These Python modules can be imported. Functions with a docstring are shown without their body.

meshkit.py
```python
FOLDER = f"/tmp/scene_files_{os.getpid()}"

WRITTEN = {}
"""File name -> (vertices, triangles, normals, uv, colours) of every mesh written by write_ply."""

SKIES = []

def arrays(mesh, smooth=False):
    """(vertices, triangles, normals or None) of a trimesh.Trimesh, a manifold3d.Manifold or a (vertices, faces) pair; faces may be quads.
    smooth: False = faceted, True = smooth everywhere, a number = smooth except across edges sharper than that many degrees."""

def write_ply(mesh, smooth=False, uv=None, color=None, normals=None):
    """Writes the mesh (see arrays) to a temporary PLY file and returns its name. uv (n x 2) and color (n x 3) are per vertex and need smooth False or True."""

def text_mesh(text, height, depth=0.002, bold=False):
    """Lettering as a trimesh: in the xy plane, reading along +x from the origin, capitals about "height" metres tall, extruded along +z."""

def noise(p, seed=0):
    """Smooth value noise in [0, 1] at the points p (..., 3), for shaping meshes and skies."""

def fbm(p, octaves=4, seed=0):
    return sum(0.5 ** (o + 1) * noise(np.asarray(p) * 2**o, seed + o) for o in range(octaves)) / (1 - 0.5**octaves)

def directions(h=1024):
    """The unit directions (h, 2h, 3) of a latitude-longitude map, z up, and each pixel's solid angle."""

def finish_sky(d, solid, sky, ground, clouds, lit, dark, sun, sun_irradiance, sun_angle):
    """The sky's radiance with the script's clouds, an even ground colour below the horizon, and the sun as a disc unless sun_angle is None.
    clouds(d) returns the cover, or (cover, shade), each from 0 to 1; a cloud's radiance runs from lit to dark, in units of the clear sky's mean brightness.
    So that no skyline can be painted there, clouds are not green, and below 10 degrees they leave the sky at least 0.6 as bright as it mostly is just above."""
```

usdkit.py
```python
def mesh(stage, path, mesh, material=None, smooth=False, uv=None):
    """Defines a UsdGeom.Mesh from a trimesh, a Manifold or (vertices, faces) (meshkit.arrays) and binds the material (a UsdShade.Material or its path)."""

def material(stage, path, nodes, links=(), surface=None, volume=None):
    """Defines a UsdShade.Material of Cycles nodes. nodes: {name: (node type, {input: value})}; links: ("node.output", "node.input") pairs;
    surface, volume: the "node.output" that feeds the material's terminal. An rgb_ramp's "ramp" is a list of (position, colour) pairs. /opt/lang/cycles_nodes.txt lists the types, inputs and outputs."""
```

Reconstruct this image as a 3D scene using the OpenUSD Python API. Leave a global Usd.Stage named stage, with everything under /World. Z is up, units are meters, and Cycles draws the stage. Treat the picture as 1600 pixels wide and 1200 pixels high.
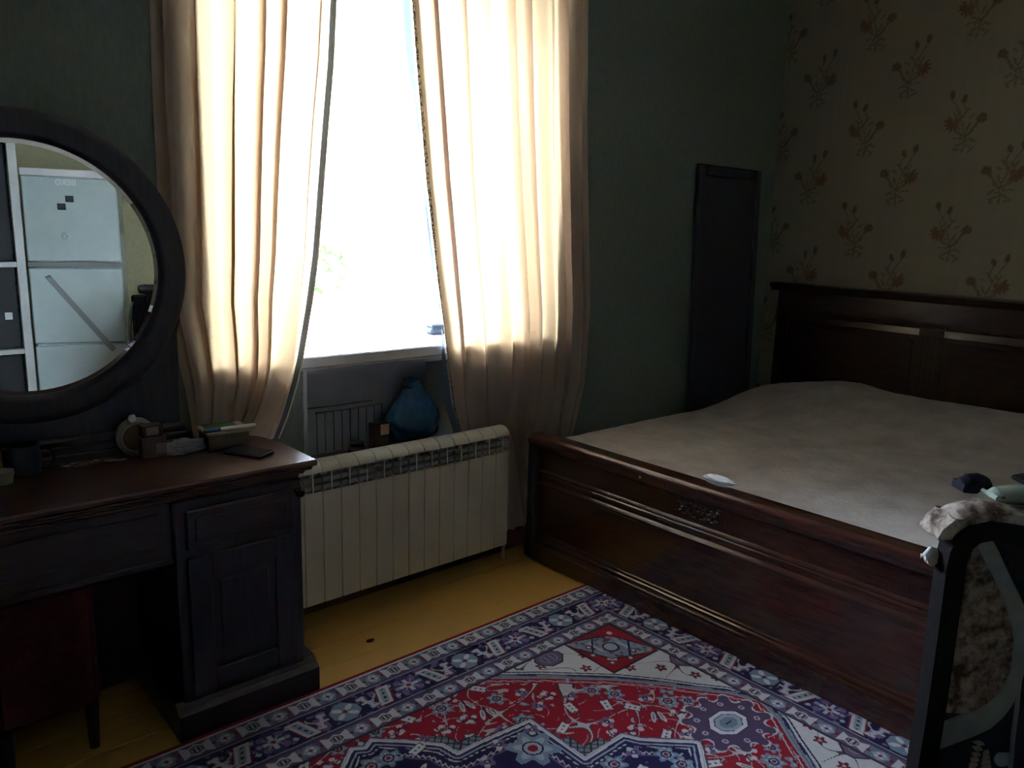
import math, random
import numpy as np, trimesh, usdkit, meshkit
from pxr import Usd, UsdGeom, UsdLux, UsdShade, Gf, Sdf, Vt
from shapely.geometry import Polygon, LineString, Point
from shapely.ops import unary_union

# ---------------------------------------------------------------- camera, light, exposure
stage = Usd.Stage.CreateInMemory()
UsdGeom.SetStageUpAxis(stage, 'Z'); UsdGeom.SetStageMetersPerUnit(stage, 1.0)
world = UsdGeom.Xform.Define(stage, '/World'); stage.SetDefaultPrim(world.GetPrim())
UsdGeom.Scope.Define(stage, '/World/Looks')
EYE = np.array([-1.315, -2.8055, 1.5874]); YAW, PITCH, ROLL, FPX = 0.72488, 0.19559, 0.02808, 1232.6
EXPOSURE = 3.65
cam = UsdGeom.Camera.Define(stage, '/World/camera')
def camera():
    cy, sy, cp, sp = math.cos(YAW), math.sin(YAW), math.cos(PITCH), math.sin(PITCH)
    f = np.array([sy*cp, cy*cp, -sp]); r = np.array([cy, -sy, 0]); u = np.cross(r, f)
    r2 = math.cos(ROLL)*r + math.sin(ROLL)*u; u2 = -math.sin(ROLL)*r + math.cos(ROLL)*u
    m = Gf.Matrix4d(*r2, 0, *u2, 0, *(-f), 0, *EYE, 1)
    cam.AddTransformOp().Set(m)
    cam.CreateHorizontalApertureAttr(36.0); cam.CreateVerticalApertureAttr(27.0)
    cam.CreateFocalLengthAttr(FPX/1600*36.0); cam.CreateClippingRangeAttr(Gf.Vec2f(0.02, 500))
    cam.CreateExposureAttr(EXPOSURE)
camera()
sky = UsdLux.DomeLight.Define(stage, '/World/sky')          # even white overcast
sky.CreateIntensityAttr(1.0); sky.CreateColorAttr(Gf.Vec3f(0.86, 0.97, 1.16))

# ---------------------------------------------------------------- helpers
M = {}
count, origin, fresh = {}, {}, set()
def numbered(parent, name):
    k = (parent, name); n = count.get(k, 0); count[k] = n+1
    return name if n == 0 else f'{name}_{n:03d}'
def custom(prim, **kw):
    for k, v in kw.items():
        if v: prim.SetCustomDataByKey(k, v)
def thing(name, label=None, cat=None, at=(0, 0, 0), group=None, kind=None, rotz=0):
    p = '/World/' + numbered('/World', name)
    x = UsdGeom.Xform.Define(stage, p); x.AddTranslateOp().Set(Gf.Vec3d(*map(float, at)))
    if rotz: x.AddRotateZOp().Set(float(rotz))
    custom(x.GetPrim(), label=label, category=cat, group=group, kind=kind)
    origin[p] = np.array(at, float); return p
def arr(m):
    if hasattr(m, 'to_mesh'): a = m.to_mesh(); return trimesh.Trimesh(a.vert_properties[:, :3], a.tri_verts, process=False)
    if isinstance(m, (tuple, list)) and not isinstance(m[0], trimesh.Trimesh):
        v, f, _ = meshkit.arrays(m); return trimesh.Trimesh(v, f, process=False)
    if isinstance(m, (tuple, list)): return trimesh.util.concatenate(list(m))
    return m
def obj(name, m, mat, parent=None, smooth=30, label=None, cat=None, group=None, kind=None, colors=None, local=False):
    m = arr(m).copy(); base = parent or '/World'
    p = base + '/' + numbered(base, name)
    if parent and not local: m.apply_translation(-origin[parent])
    if parent: origin[p] = np.zeros(3) if local else origin[parent]
    elif not parent:
        o = np.zeros(3)
        if cat or kind:                                     # a thing of one mesh: its origin lies at its base
            b = m.bounds; o = np.array([(b[0, 0]+b[1, 0])/2, (b[0, 1]+b[1, 1])/2, b[0, 2]]); m.apply_translation(-o)
        origin[p] = o
    if colors is not None: smooth = False if smooth is False else True
    g = usdkit.mesh(stage, p, m, M[mat], smooth=smooth)
    if not parent and np.any(origin[p]): g.AddTranslateOp().Set(Gf.Vec3d(*origin[p].tolist()))
    if colors is not None:
        UsdGeom.PrimvarsAPI(g).CreatePrimvar('tint', Sdf.ValueTypeNames.Color3fArray, 'vertex').Set(Vt.Vec3fArray.FromNumpy(np.asarray(colors, np.float32)))
    custom(g.GetPrim(), label=label, category=cat, group=group, kind=kind)
    return p

def box(x0, x1, y0, y1, z0, z1, b=0.004):
    b = min(b, .45*(x1-x0), .45*(y1-y0), .45*(z1-z0))
    if b <= 0:
        m = trimesh.creation.box([x1-x0, y1-y0, z1-z0]); m.apply_translation([(x0+x1)/2, (y0+y1)/2, (z0+z1)/2]); return m
    P = []
    for sx in (0, 1):
        for sy in (0, 1):
            for sz in (0, 1):
                c = np.array([(x0, x1)[sx], (y0, y1)[sy], (z0, z1)[sz]]); i = np.array([1-2*sx, 1-2*sy, 1-2*sz])*b
                for k in range(3):
                    q = c + i; q[k] = c[k]; P.append(q)
    return trimesh.convex.convex_hull(np.array(P))
def extr(poly, h): return trimesh.creation.extrude_polygon(poly, h, engine='earcut')
def prof_y(pts, y0, y1):
    """profile in (x, z) swept along y"""
    m = extr(Polygon(pts), abs(y1-y0)); v = m.vertices.copy()
    m.vertices = np.stack([v[:, 0], max(y0, y1)-v[:, 2], v[:, 1]], 1); m.fix_normals(); return m
def prof_x(pts, x0, x1):
    """profile in (y, z) swept along x"""
    m = extr(Polygon(pts), abs(x1-x0)); v = m.vertices.copy()
    m.vertices = np.stack([min(x0, x1)+v[:, 2], v[:, 0], v[:, 1]], 1); m.fix_normals(); return m
def plate_xz(poly, y0, y1):
    """outline in (x, z), thickness along y"""
    m = extr(poly, abs(y1-y0)); v = m.vertices.copy()
    m.vertices = np.stack([v[:, 0], max(y0, y1)-v[:, 2], v[:, 1]], 1); m.fix_normals(); return m
def plate_yz(poly, x0, x1):
    m = extr(poly, abs(x1-x0)); v = m.vertices.copy()
    m.vertices = np.stack([min(x0, x1)+v[:, 2], v[:, 0], v[:, 1]], 1); m.fix_normals(); return m
def lathe(pts, c=(0, 0, 0), n=28, axis='z'):
    m = trimesh.creation.revolve(np.array(pts, float), sections=n)
    if axis == 'y': m.apply_transform(trimesh.transformations.rotation_matrix(math.pi/2, [1, 0, 0]))
    if axis == 'x': m.apply_transform(trimesh.transformations.rotation_matrix(math.pi/2, [0, 1, 0]))
    m.apply_translation(c); return m
def tube(path, r, n=8, closed=False):
    P = np.array(path, float); T = np.gradient(P, axis=0); T /= np.linalg.norm(T, axis=1)[:, None]+1e-12
    a = np.array([0, 0, 1.0]) if abs(T[0, 2]) < .9 else np.array([1.0, 0, 0])
    N = np.cross(T[0], a); N /= np.linalg.norm(N); V, F = [], []
    rr = np.broadcast_to(r, len(P))
    for i in range(len(P)):
        N = N - T[i]*(N@T[i]); N /= np.linalg.norm(N); B = np.cross(T[i], N)
        t = np.linspace(0, 2*math.pi, n, endpoint=False)
        V.append(P[i]+rr[i]*(np.cos(t)[:, None]*N+np.sin(t)[:, None]*B))
    V = np.vstack(V)
    for i in range(len(P)-1):
        for k in range(n):
            a_, b_, c_, d_ = i*n+k, i*n+(k+1) % n, (i+1)*n+(k+1) % n, (i+1)*n+k
            F += [[a_, b_, c_], [a_, c_, d_]]
    V = np.vstack([V, P[0], P[-1]]); q = len(P)*n
    for k in range(n): F += [[q, (k+1) % n, k], [q+1, (len(P)-1)*n+k, (len(P)-1)*n+(k+1) % n]]
    m = trimesh.Trimesh(V, F, process=False); m.fix_normals(); return m
def smoothpath(pts, n=40):
    P = np.array(pts, float); d = np.r_[0, np.cumsum(np.linalg.norm(np.diff(P, axis=0), axis=1))]
    from scipy.interpolate import CubicSpline
    return CubicSpline(d, P)(np.linspace(0, d[-1], n))
def ball(c, r, s=(1, 1, 1), n=2):
    m = trimesh.creation.icosphere(n, r); m.apply_scale(s); m.apply_translation(c); return m
def grid(X, Y, Z, flip=False):
    """X, Y, Z: (a, b) arrays -> open sheet"""
    a, b = X.shape; V = np.stack([X, Y, Z], -1).reshape(-1, 3); i = np.arange(a*b).reshape(a, b)
    q = np.stack([i[:-1, :-1], i[1:, :-1], i[1:, 1:], i[:-1, 1:]], -1).reshape(-1, 4)
    if flip: q = q[:, ::-1]
    return trimesh.Trimesh(V, np.vstack([q[:, [0, 1, 2]], q[:, [0, 2, 3]]]), process=False)
def crumple(c, size, seed, amp=.35, n=3, floor_z=None):
    m = trimesh.creation.icosphere(n, 1.0); v = m.vertices
    d = meshkit.fbm(v*1.9+seed*7.3, 4, seed)-.5; r = np.abs(meshkit.noise(v*3.3+seed, seed)-.5)
    v = v*(1+amp*2*d-amp*r)[:, None]*np.array(size)/2 + np.array(c)
    if floor_z is not None: v[:, 2] = np.maximum(v[:, 2], floor_z)
    m.vertices = v; return m
def interp(z, tab):
    t = np.array(sorted(tab)); return np.stack([np.interp(z, t[:, 0], t[:, k]) for k in range(1, t.shape[1])], -1)

# ---------------------------------------------------------------- materials
def mat(name, nodes, links, surface):
    M[name] = usdkit.material(stage, '/World/Looks/'+name, nodes, links, surface=surface)
def plain(name, col, rough=.5, metallic=0., spec=.5, **kw):
    mat(name, {'p': ('principled_bsdf', dict(base_color=col, roughness=rough, metallic=metallic, specular_ior_level=spec, **kw))}, [], 'p.BSDF')
def noisy(name, c0, c1, scale=20., rough=.6, detail=4., bump=0., bump_scale=None, stretch=(1, 1, 1), spec=.5, pos=(.35, .65), coat=0., coat_rough=.1, sheen=0.):
    n = {'g': ('geometry', {}), 'm': ('mapping', {'scale': stretch}), 'n': ('noise_texture', {'scale': scale, 'detail': detail, 'roughness': .6}),
         'r': ('rgb_ramp', {'ramp': [(pos[0], c0), (pos[1], c1)]}),
         'p': ('principled_bsdf', dict(roughness=rough, specular_ior_level=spec, coat_weight=coat, coat_roughness=coat_rough, sheen_weight=sheen))}
    l = [('g.position', 'm.vector'), ('m.vector', 'n.vector'), ('n.fac', 'r.fac'), ('r.color', 'p.base_color')]
    if bump:
        n['n2'] = ('noise_texture', {'scale': bump_scale or scale*2, 'detail': 3.}); n['b'] = ('bump', {'strength': 1., 'distance': bump})
        l += [('m.vector', 'n2.vector'), ('n2.fac', 'b.height'), ('b.normal', 'p.normal')]
    mat(name, n, l, 'p.BSDF')
# mahogany: dark streaks along the grain
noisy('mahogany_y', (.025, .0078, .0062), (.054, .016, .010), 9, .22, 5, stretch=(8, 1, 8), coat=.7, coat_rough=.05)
noisy('hazed_mahogany_x', (.014, .012, .020), (.028, .023, .036), 9, .34, 5, stretch=(1, 8, 8), coat=.15, coat_rough=.2)  # bluish window haze is mixed into this dark wood colour
noisy('hazed_frame_wood', (.022, .024, .044), (.038, .040, .070), 9, .36, 5, stretch=(8, 8, 1), coat=.1, coat_rough=.2)  # navy tone is veiling glare put into the frame colour
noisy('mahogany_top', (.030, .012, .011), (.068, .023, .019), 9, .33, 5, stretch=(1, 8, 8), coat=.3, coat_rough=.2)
noisy('hazed_mahogany_z', (.014, .014, .025), (.027, .026, .043), 9, .36, 5, stretch=(8, 8, 1), coat=.12, coat_rough=.2)  # same haze from the window, coloured into the upright grain
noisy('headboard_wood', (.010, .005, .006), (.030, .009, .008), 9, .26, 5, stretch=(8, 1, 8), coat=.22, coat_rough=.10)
noisy('hazed_board_wood', (.030, .034, .056), (.046, .050, .078), 7, .5, 5, stretch=(8, 8, 1))  # navy lift of the glare is painted into the board colour
noisy('wall_paper', (.175, .225, .205), (.205, .26, .235), 60, .85, 3, bump=.0006, bump_scale=180, stretch=(1, 1, .4), spec=.2)
noisy('ceiling_paint', (.70, .69, .66), (.75, .74, .71), 8, .9)
noisy('sill_paint', (.70, .71, .72), (.78, .78, .78), 5, .4)
noisy('niche_paint', (.42, .46, .54), (.50, .54, .62), 9, .45)
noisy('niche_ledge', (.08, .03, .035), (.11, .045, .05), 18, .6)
noisy('radiator_paint', (.60, .575, .48), (.66, .63, .53), 6, .32)
plain('radiator_core', (.26, .285, .30), .5)
noisy('bedspread', (.29, .275, .265), (.41, .395, .385), 6, .95, 6, bump=.004, bump_scale=55, spec=.1, sheen=.25)
plain('chrome', (.75, .76, .78), .15, 1.)
plain('brass', (.55, .42, .2), .35, 1.)
plain('white_plastic', (.75, .76, .78), .35)
plain('black_plastic', (.015, .016, .02), .3)
plain('navy_ceramic', (.012, .018, .035), .25)
noisy('navy_cloth', (.008, .010, .018), (.016, .019, .032), 60, .9, bump=.0006, bump_scale=400, spec=.15)
noisy('black_cloth', (.003, .003, .004), (.006, .006, .007), 60, .9, spec=.15)
noisy('grey_band', (.16, .20, .20), (.20, .24, .245), 30, .85, spec=.15)
noisy('plush', (.045, .027, .023), (.25, .21, .175), 42, .95, 5, bump=.004, bump_scale=120, pos=(.38, .62), spec=.1)
noisy('print_pale', (.20, .18, .17), (.26, .24, .22), 30, .9)
noisy('print_blue', (.20, .28, .32), (.25, .33, .37), 30, .9)
noisy('patterned_throw', (.07, .045, .04), (.45, .40, .36), 34, .95, 4, bump=.003, bump_scale=60, pos=(.36, .6))
noisy('green_cloth', (.22, .30, .26), (.28, .36, .31), 20, .9, bump=.002, bump_scale=40)
noisy('maroon_cloth', (.050, .012, .016), (.075, .020, .024), 40, .9, bump=.001, bump_scale=200, spec=.15)
plain('cream_plastic', (.30, .275, .255), .45)
noisy('brown_card', (.10, .065, .06), (.14, .09, .08), 20, .55)
plain('dark_card', (.035, .02, .022), .5)
plain('pale_card', (.26, .23, .23), .55)
noisy('box_card', (.12, .10, .075), (.16, .135, .10), 25, .8)
plain('green_cover', (.018, .11, .035), .45)
noisy('cream_paper', (.42, .37, .26), (.5, .45, .33), 40, .8)
plain('blue_cap', (.02, .10, .34), .35)
plain('phone_glass', (.04, .045, .055), .2)  # grey sheen of the reflected curtain put into the base colour
plain('phone_rim', (.45, .47, .5), .3, .9)
plain('amber_plastic', (.42, .20, .02), .4)
plain('pale_green', (.28, .32, .2), .5)
plain('steel_dark', (.25, .26, .28), .4, .9)
noisy('tissue', (.52, .60, .66), (.66, .72, .78), 40, .8)
plain('sill_thing', (.10, .14, .19), .5)
noisy('blue_bag', (.012, .07, .15), (.03, .14, .26), 12, .35, bump=.004, bump_scale=30)
plain('orange_card', (.55, .33, .2), .6)
noisy('fridge_white', (.47, .57, .56), (.52, .62, .61), 4, .35)
plain('fridge_trim', (.24, .26, .26), .45)
plain('seam_dark', (.03, .032, .035), .6)
noisy('white_paint', (.50, .53, .53), (.56, .59, .58), 6, .5)
plain('shelf_dark', (.015, .018, .024), .7)
noisy('front_wallpaper', (.38, .37, .22), (.43, .42, .26), 40, .85)
noisy('yard', (.55, .56, .56), (.66, .66, .66), 2, .9)
noisy('bark', (.08, .06, .04), (.14, .1, .07), 30, .9)
mat('mirror_glass', {'p': ('principled_bsdf', dict(base_color=(.80, .86, .86), metallic=1., roughness=.0))}, [], 'p.BSDF')
mat('pane', {'t': ('transparent_bsdf', {'color': (.97, .98, .98)}), 's': ('glossy_bsdf', {'roughness': .0, 'color': (1, 1, 1)}), 'f': ('fresnel', {'IOR': 1.45}), 'm': ('mix_closure', {})},
    [('f.fac', 'm.fac'), ('t.BSDF', 'm.closure1'), ('s.BSDF', 'm.closure2')], 'm.closure')
def sheer(name, refl, trans, k=.55, thru=.0):
    mat(name, {'g': ('geometry', {}), 'mp': ('mapping', {'scale': (1, 1, .02)}), 'w': ('noise_texture', {'scale': 260., 'detail': 2.}),
               'b': ('bump', {'strength': .3, 'distance': .0005}),
               'd': ('diffuse_bsdf', {'color': refl}), 't': ('translucent_bsdf', {'color': trans}), 'x': ('transparent_bsdf', {'color': (1, .95, .88)}),
               'm': ('mix_closure', {'fac': k}), 'm2': ('mix_closure', {'fac': thru})},
        [('g.position', 'mp.vector'), ('mp.vector', 'w.vector'), ('w.fac', 'b.height'), ('b.normal', 'd.normal'),
         ('d.BSDF', 'm.closure1'), ('t.BSDF', 'm.closure2'), ('m.closure', 'm2.closure1'), ('x.BSDF', 'm2.closure2')], 'm2.closure')
sheer('curtain_cloth', (.62, .54, .54), (.58, .41, .222), .54, .0)  # reflected colour raised to hold the veiling glare on the unlit folds
sheer('braid_dark', (.13, .16, .21), (.10, .13, .17), .4, .0)
mat('braid_speckled', {'g': ('geometry', {}), 'n': ('noise_texture', {'scale': 120., 'detail': 2.}), 'r': ('rgb_ramp', {'ramp': [(.42, (.06, .065, .07)), (.55, (.52, .48, .40))]}), 'k': ('mix_color', {'blend_type': 'multiply', 'fac': 1., 'b': (.45, .42, .38)}),
                       'd': ('diffuse_bsdf', {}), 't': ('translucent_bsdf', {}), 'm': ('mix_closure', {'fac': .4})},
    [('g.position', 'n.vector'), ('n.fac', 'r.fac'), ('r.color', 'd.color'), ('r.color', 'k.a'), ('k.result', 't.color'), ('d.BSDF', 'm.closure1'), ('t.BSDF', 'm.closure2')], 'm.closure')
sheer('lining_blue', (.16, .22, .30), (.14, .20, .29), .5, .0)
mat('leaf', {'d': ('diffuse_bsdf', {'color': (.05, .12, .03)}), 't': ('translucent_bsdf', {'color': (.08, .2, .04)}), 'm': ('mix_closure', {'fac': .5})},
    [('d.BSDF', 'm.closure1'), ('t.BSDF', 'm.closure2')], 'm.closure')
mat('clear_film', {'t': ('transparent_bsdf', {'color': (.85, .88, .92)}), 's': ('principled_bsdf', {'base_color': (.45, .5, .58), 'roughness': .25}), 'm': ('mix_closure', {'fac': .45})},
    [('t.BSDF', 'm.closure1'), ('s.BSDF', 'm.closure2')], 'm.closure')
def tinted(name, rough, bump, scale, spec=.3):
    mat(name, {'a': ('attribute', {'attribute': 'tint'}), 'g': ('geometry', {}), 'n': ('noise_texture', {'scale': scale, 'detail': 3.}), 'b': ('bump', {'strength': 1., 'distance': bump}),
               'p': ('principled_bsdf', {'roughness': rough, 'specular_ior_level': spec})},
        [('a.color', 'p.base_color'), ('g.position', 'n.vector'), ('n.fac', 'b.height'), ('b.normal', 'p.normal')], 'p.BSDF')
tinted('rug_pile', .95, .0025, 420, .1)
tinted('floral_paper', .85, .0005, 170, .2)
def planks(name, c0, c1):
    mat(name, {'g': ('geometry', {}), 'o': ('object_info', {}), 'm': ('mapping', {'scale': (1, 9, 9)}), 'n': ('noise_texture', {'scale': 5., 'detail': 5., 'distortion': .6}),
               'n2': ('noise_texture', {'scale': 1.3, 'detail': 3.}), 'ad': ('math', {'math_type': 'multiply_add', 'value2': .55}), 'r': ('rgb_ramp', {'ramp': [(.30, c0), (.75, c1)]}),
               'p': ('principled_bsdf', {'roughness': .33, 'coat_weight': .3, 'coat_roughness': .22})},
        [('g.position', 'm.vector'), ('m.vector', 'n.vector'), ('g.position', 'n2.vector'), ('n.fac', 'ad.value1'), ('n2.fac', 'ad.value3'), ('ad.value', 'r.fac'), ('r.color', 'p.base_color')], 'p.BSDF')
planks('floor_boards', (.40, .21, .045), (.60, .345, .090))

# ---------------------------------------------------------------- the room
X0, X1, Y0, YW, ZC = -2.7, 3.36, -4.62, .5, 3.25
OX0, OX1, OZ0, OZ1 = -.27, 1.40, 1.05, 2.72      # window opening
NX0, NX1 = .080, .806                             # niche under the sill
fl = thing('floor', 'amber varnished plank floor running along the window wall', None, (0, 0, 0), kind='structure')
obj('subfloor', box(X0, X1, Y0, YW, -.12, -.024, 0), 'niche_ledge', fl, False)
y, pk = 0., 0
while y > Y0:
    y1 = max(y-.142, Y0)
    obj('plank', box(X0, X1, y1+.0002, y-.0002, -.024, 0, .0007), 'floor_boards', fl, False); y = y1
cl = obj('ceiling', box(X0, X1, Y0, YW, ZC, ZC+.1, 0), 'ceiling_paint', None, False, 'pale ceiling above the room', kind='structure')
wb = thing('wall_back', 'olive papered window wall with a deep window and niche', None, (0, 0, 0), kind='structure')
obj('wall_face', [box(X0, OX0, 0, YW, 0, ZC, 0), box(OX1, X1, 0, YW, 0, ZC, 0), box(OX0, OX1, 0, YW, OZ1, ZC, 0), box(OX0, NX0, 0, YW, 0, OZ0-.035, 0),
                  box(NX1, OX1, 0, YW, 0, OZ0-.035, 0)], 'wall_paper', wb, False)
obj('niche_back', [box(NX0, NX1, .19, YW, 0, OZ0-.035, 0), box(NX0, NX1, 0, .19, 1.0, OZ0-.035, 0)], 'niche_paint', wb, False, label='grey painted back of the niche below the sill')
obj('niche_ledge', box(NX0, NX1, 0, .19, 0, .60, 0), 'niche_ledge', wb, False, label='dark red-brown ledge in the niche')
for a in (NX0-.004, NX1-.012): obj('niche_edging', box(a, a+.016, -.006, .19, .60, OZ0-.036, .002), 'white_paint', wb, False, label='pale vertical edging of the niche')
obj('baseboard_back', [box(X0, -.02, -.016, 0, 0, .10, .004), box(NX1, X1, -.016, 0, 0, .10, .004), box(-.02, NX1, -.016, 0, 0, .10, .004)], 'niche_ledge', None, False, 'added dark brown strip along the window wall standing in for shade under the radiator', kind='structure')  # added strip: its dark colour stands in for shade below the radiator
obj('wall_left', box(X0-.1, X0, Y0, YW, 0, ZC, 0), 'wall_paper', None, False, 'olive papered wall left of the dressing table', kind='structure')
obj('wall_front', box(X0, X1, Y0-.1, Y0, 0, ZC, 0), 'front_wallpaper', None, False, 'yellow-green wall seen in the mirror', kind='structure')

# right wall: cream paper with a printed sprig, printed as vertex colour on a fine sheet
def ell(U, V, u, v, a, b, rot=0):
    c, s = math.cos(rot), math.sin(rot); x, y_ = U-u, V-v
    return ((x*c+y_*s)/a)**2+((-x*s+y_*c)/b)**2 < 1
def seg(U, V, pts, w):
    out = np.zeros(U.shape, bool)
    for (a, b), (c, d) in zip(pts[:-1], pts[1:]):
        L = (c-a)**2+(d-b)**2+1e-12; t = np.clip(((U-a)*(c-a)+(V-b)*(d-b))/L, 0, 1)
        out |= (U-a-t*(c-a))**2+(V-b-t*(d-b))**2 < w*w
    return out
def sprig(U, V, C):
    brown, rust, olive, dark = (.165, .120, .085), (.185, .112, .080), (.170, .155, .110), (.145, .105, .080)
    def put(mask, col, k=1.0): C[mask] = C[mask]*(1-k)+np.array(col)*k
    put(seg(U, V, [(.005, -.12), (.012, -.07), (-.005, -.02), (-.02, .03)], .004), olive)
    put(seg(U, V, [(.012, -.07), (.05, -.02), (.075, .01)], .005), brown)
    put(seg(U, V, [(-.02, .03), (-.045, .08), (-.072, .125)], .0035), olive)
    put(seg(U, V, [(-.01, .03), (.0, .07), (-.012, .10)], .0035), olive)
    put(seg(U, V, [(-.03, .02), (.018, .075)], .004), olive); put(seg(U, V, [(-.03, .0), (-.06, .065)], .004), olive)
    for (u, v, a, b, r) in [(-.076, .152, .013, .025, .1), (-.014, .128, .012, .023, -.25)]: put(ell(U, V, u, v, a, b, r), dark)
    for k in range(6):                                     # open many-petalled flower
        t = math.radians(130+k*32); put(ell(U, V, -.055+.030*math.cos(t), .005+.026*math.sin(t), .021, .0085, t), rust if k % 2 else brown)
    put(ell(U, V, -.045, .008, .02, .018), rust, .8)
    put(ell(U, V, .085, .022, .024, .021), brown); put(ell(U, V, .08, .026, .010, .009), rust)
    for k in range(5):
        t = math.radians(60+k*42); put(ell(U, V, .085+.022*math.cos(t), .022+.02*math.sin(t), .009, .006, t), dark)
    for (u, v, a, b, r) in [(-.02, -.05, .026, .006, -.5), (.035, -.05, .02, .006, .7), (-.012, -.105, .024, .006, .5), (.03, -.115, .022, .0055, -.5), (.045, -.135, .02, .006, .9),
                            (.005, -.135, .018, .006, 1.3), (.02, -.09, .018, .005, .2), (-.04, -.075, .022, .004, .1), (.03, .035, .018, .005, .6), (.0, .06, .02, .005, .9), (-.03, -.02, .02, .006, -.9), (.02, -.02, .024, .007, 1.2), (-.005, -.07, .022, .006, 1.0), (.045, -.085, .024, .006, -.6), (-.03, -.13, .02, .006, -.3), (.06, .0, .018, .005, 1.2), (-.035, .05, .018, .006, .8)]:
        put(ell(U, V, u, v, a, b, r), olive)
def floral():
    st = .0068; ys = np.arange(0, Y0-st, -st); zs = np.arange(0, ZC+st, st); ys[-1] = Y0; zs[-1] = ZC
    A, B = np.meshgrid(ys, zs, indexing='ij')
    C = np.empty(A.shape+(3,)); C[:] = (.262, .255, .205)
    C *= (1+.07*(meshkit.noise(np.stack([A*60, B*2, A*0], -1), 3)-.5)+.05*(meshkit.noise(np.stack([A*9, B*30, A*0], -1), 5)-.5))[..., None]
    py, pz = .532, .577
    for typ in (0, 1):
        yc0, zc0 = ((-.285, 1.925), (-.555, 2.195))[typ]
        for k in range(-1, 10):
            for m in range(-4, 3):
                yc, zc = yc0-py*k, zc0+pz*m
                i0, i1 = np.searchsorted(-ys, [-yc-.19, -yc+.19]); j0, j1 = np.searchsorted(zs, [zc-.2, zc+.2])
                if i1-i0 < 2 or j1-j0 < 2: continue
                U = -(A[i0:i1, j0:j1]-yc); V = B[i0:i1, j0:j1]-zc
                sub = C[i0:i1, j0:j1].copy(); sprig(U if typ else -U-.04, V, sub); C[i0:i1, j0:j1] = sub
    m = grid(np.full(A.shape, X1), A, B, flip=False)
    return m, C.reshape(-1, 3)
wr = thing('wall_right', 'cream wallpapered wall with printed brown flower sprigs behind the bed', None, (0, 0, 0), kind='structure')
fm, fc = floral()
if fm.face_normals[0, 0] > 0: fm.invert()
obj('wallpaper', fm, 'floral_paper', wr, False, colors=fc)
obj('wall_core', box(X1+.001, X1+.1, Y0, YW, 0, ZC, 0), 'wall_paper', wr, False)

# window: deep reveal, sill board, sashes beyond the curtains
win = thing('window_1', 'bright overexposed window with a deep white sill between the curtains', None, ((OX0+OX1)/2, .45, OZ0), kind='structure')
obj('sill', [box(OX0, OX1, -.0, YW-.06, OZ0-.034, OZ0+.02, 0), box(OX0, OX1, -.012, 0, OZ0-.026, OZ0+.02, .005)], 'sill_paint', win)
fr = obj('window_frame', [box(OX0, OX0+.06, .42, .48, OZ0, OZ1, .006), box(OX1-.06, OX1, .42, .48, OZ0, OZ1, .006), box(OX0, OX1, .42, .48, OZ1-.07, OZ1, .006), box(OX0, OX1, .44, .48, OZ0-.03, OZ0+.019, .004)], 'sill_paint', win)
for a in (.085, 1.02):
    obj('mullion', box(a-.03, a+.03, .42, .48, OZ0+.02, OZ1-.06, .006), 'sill_paint', win)
for a, b in ((OX0+.05, .06), (.11, .995), (1.045, OX1-.05)):
    obj('pane', box(a, b, .447, .451, OZ0+.02, OZ1-.06, 0), 'pane', win, False)
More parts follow.
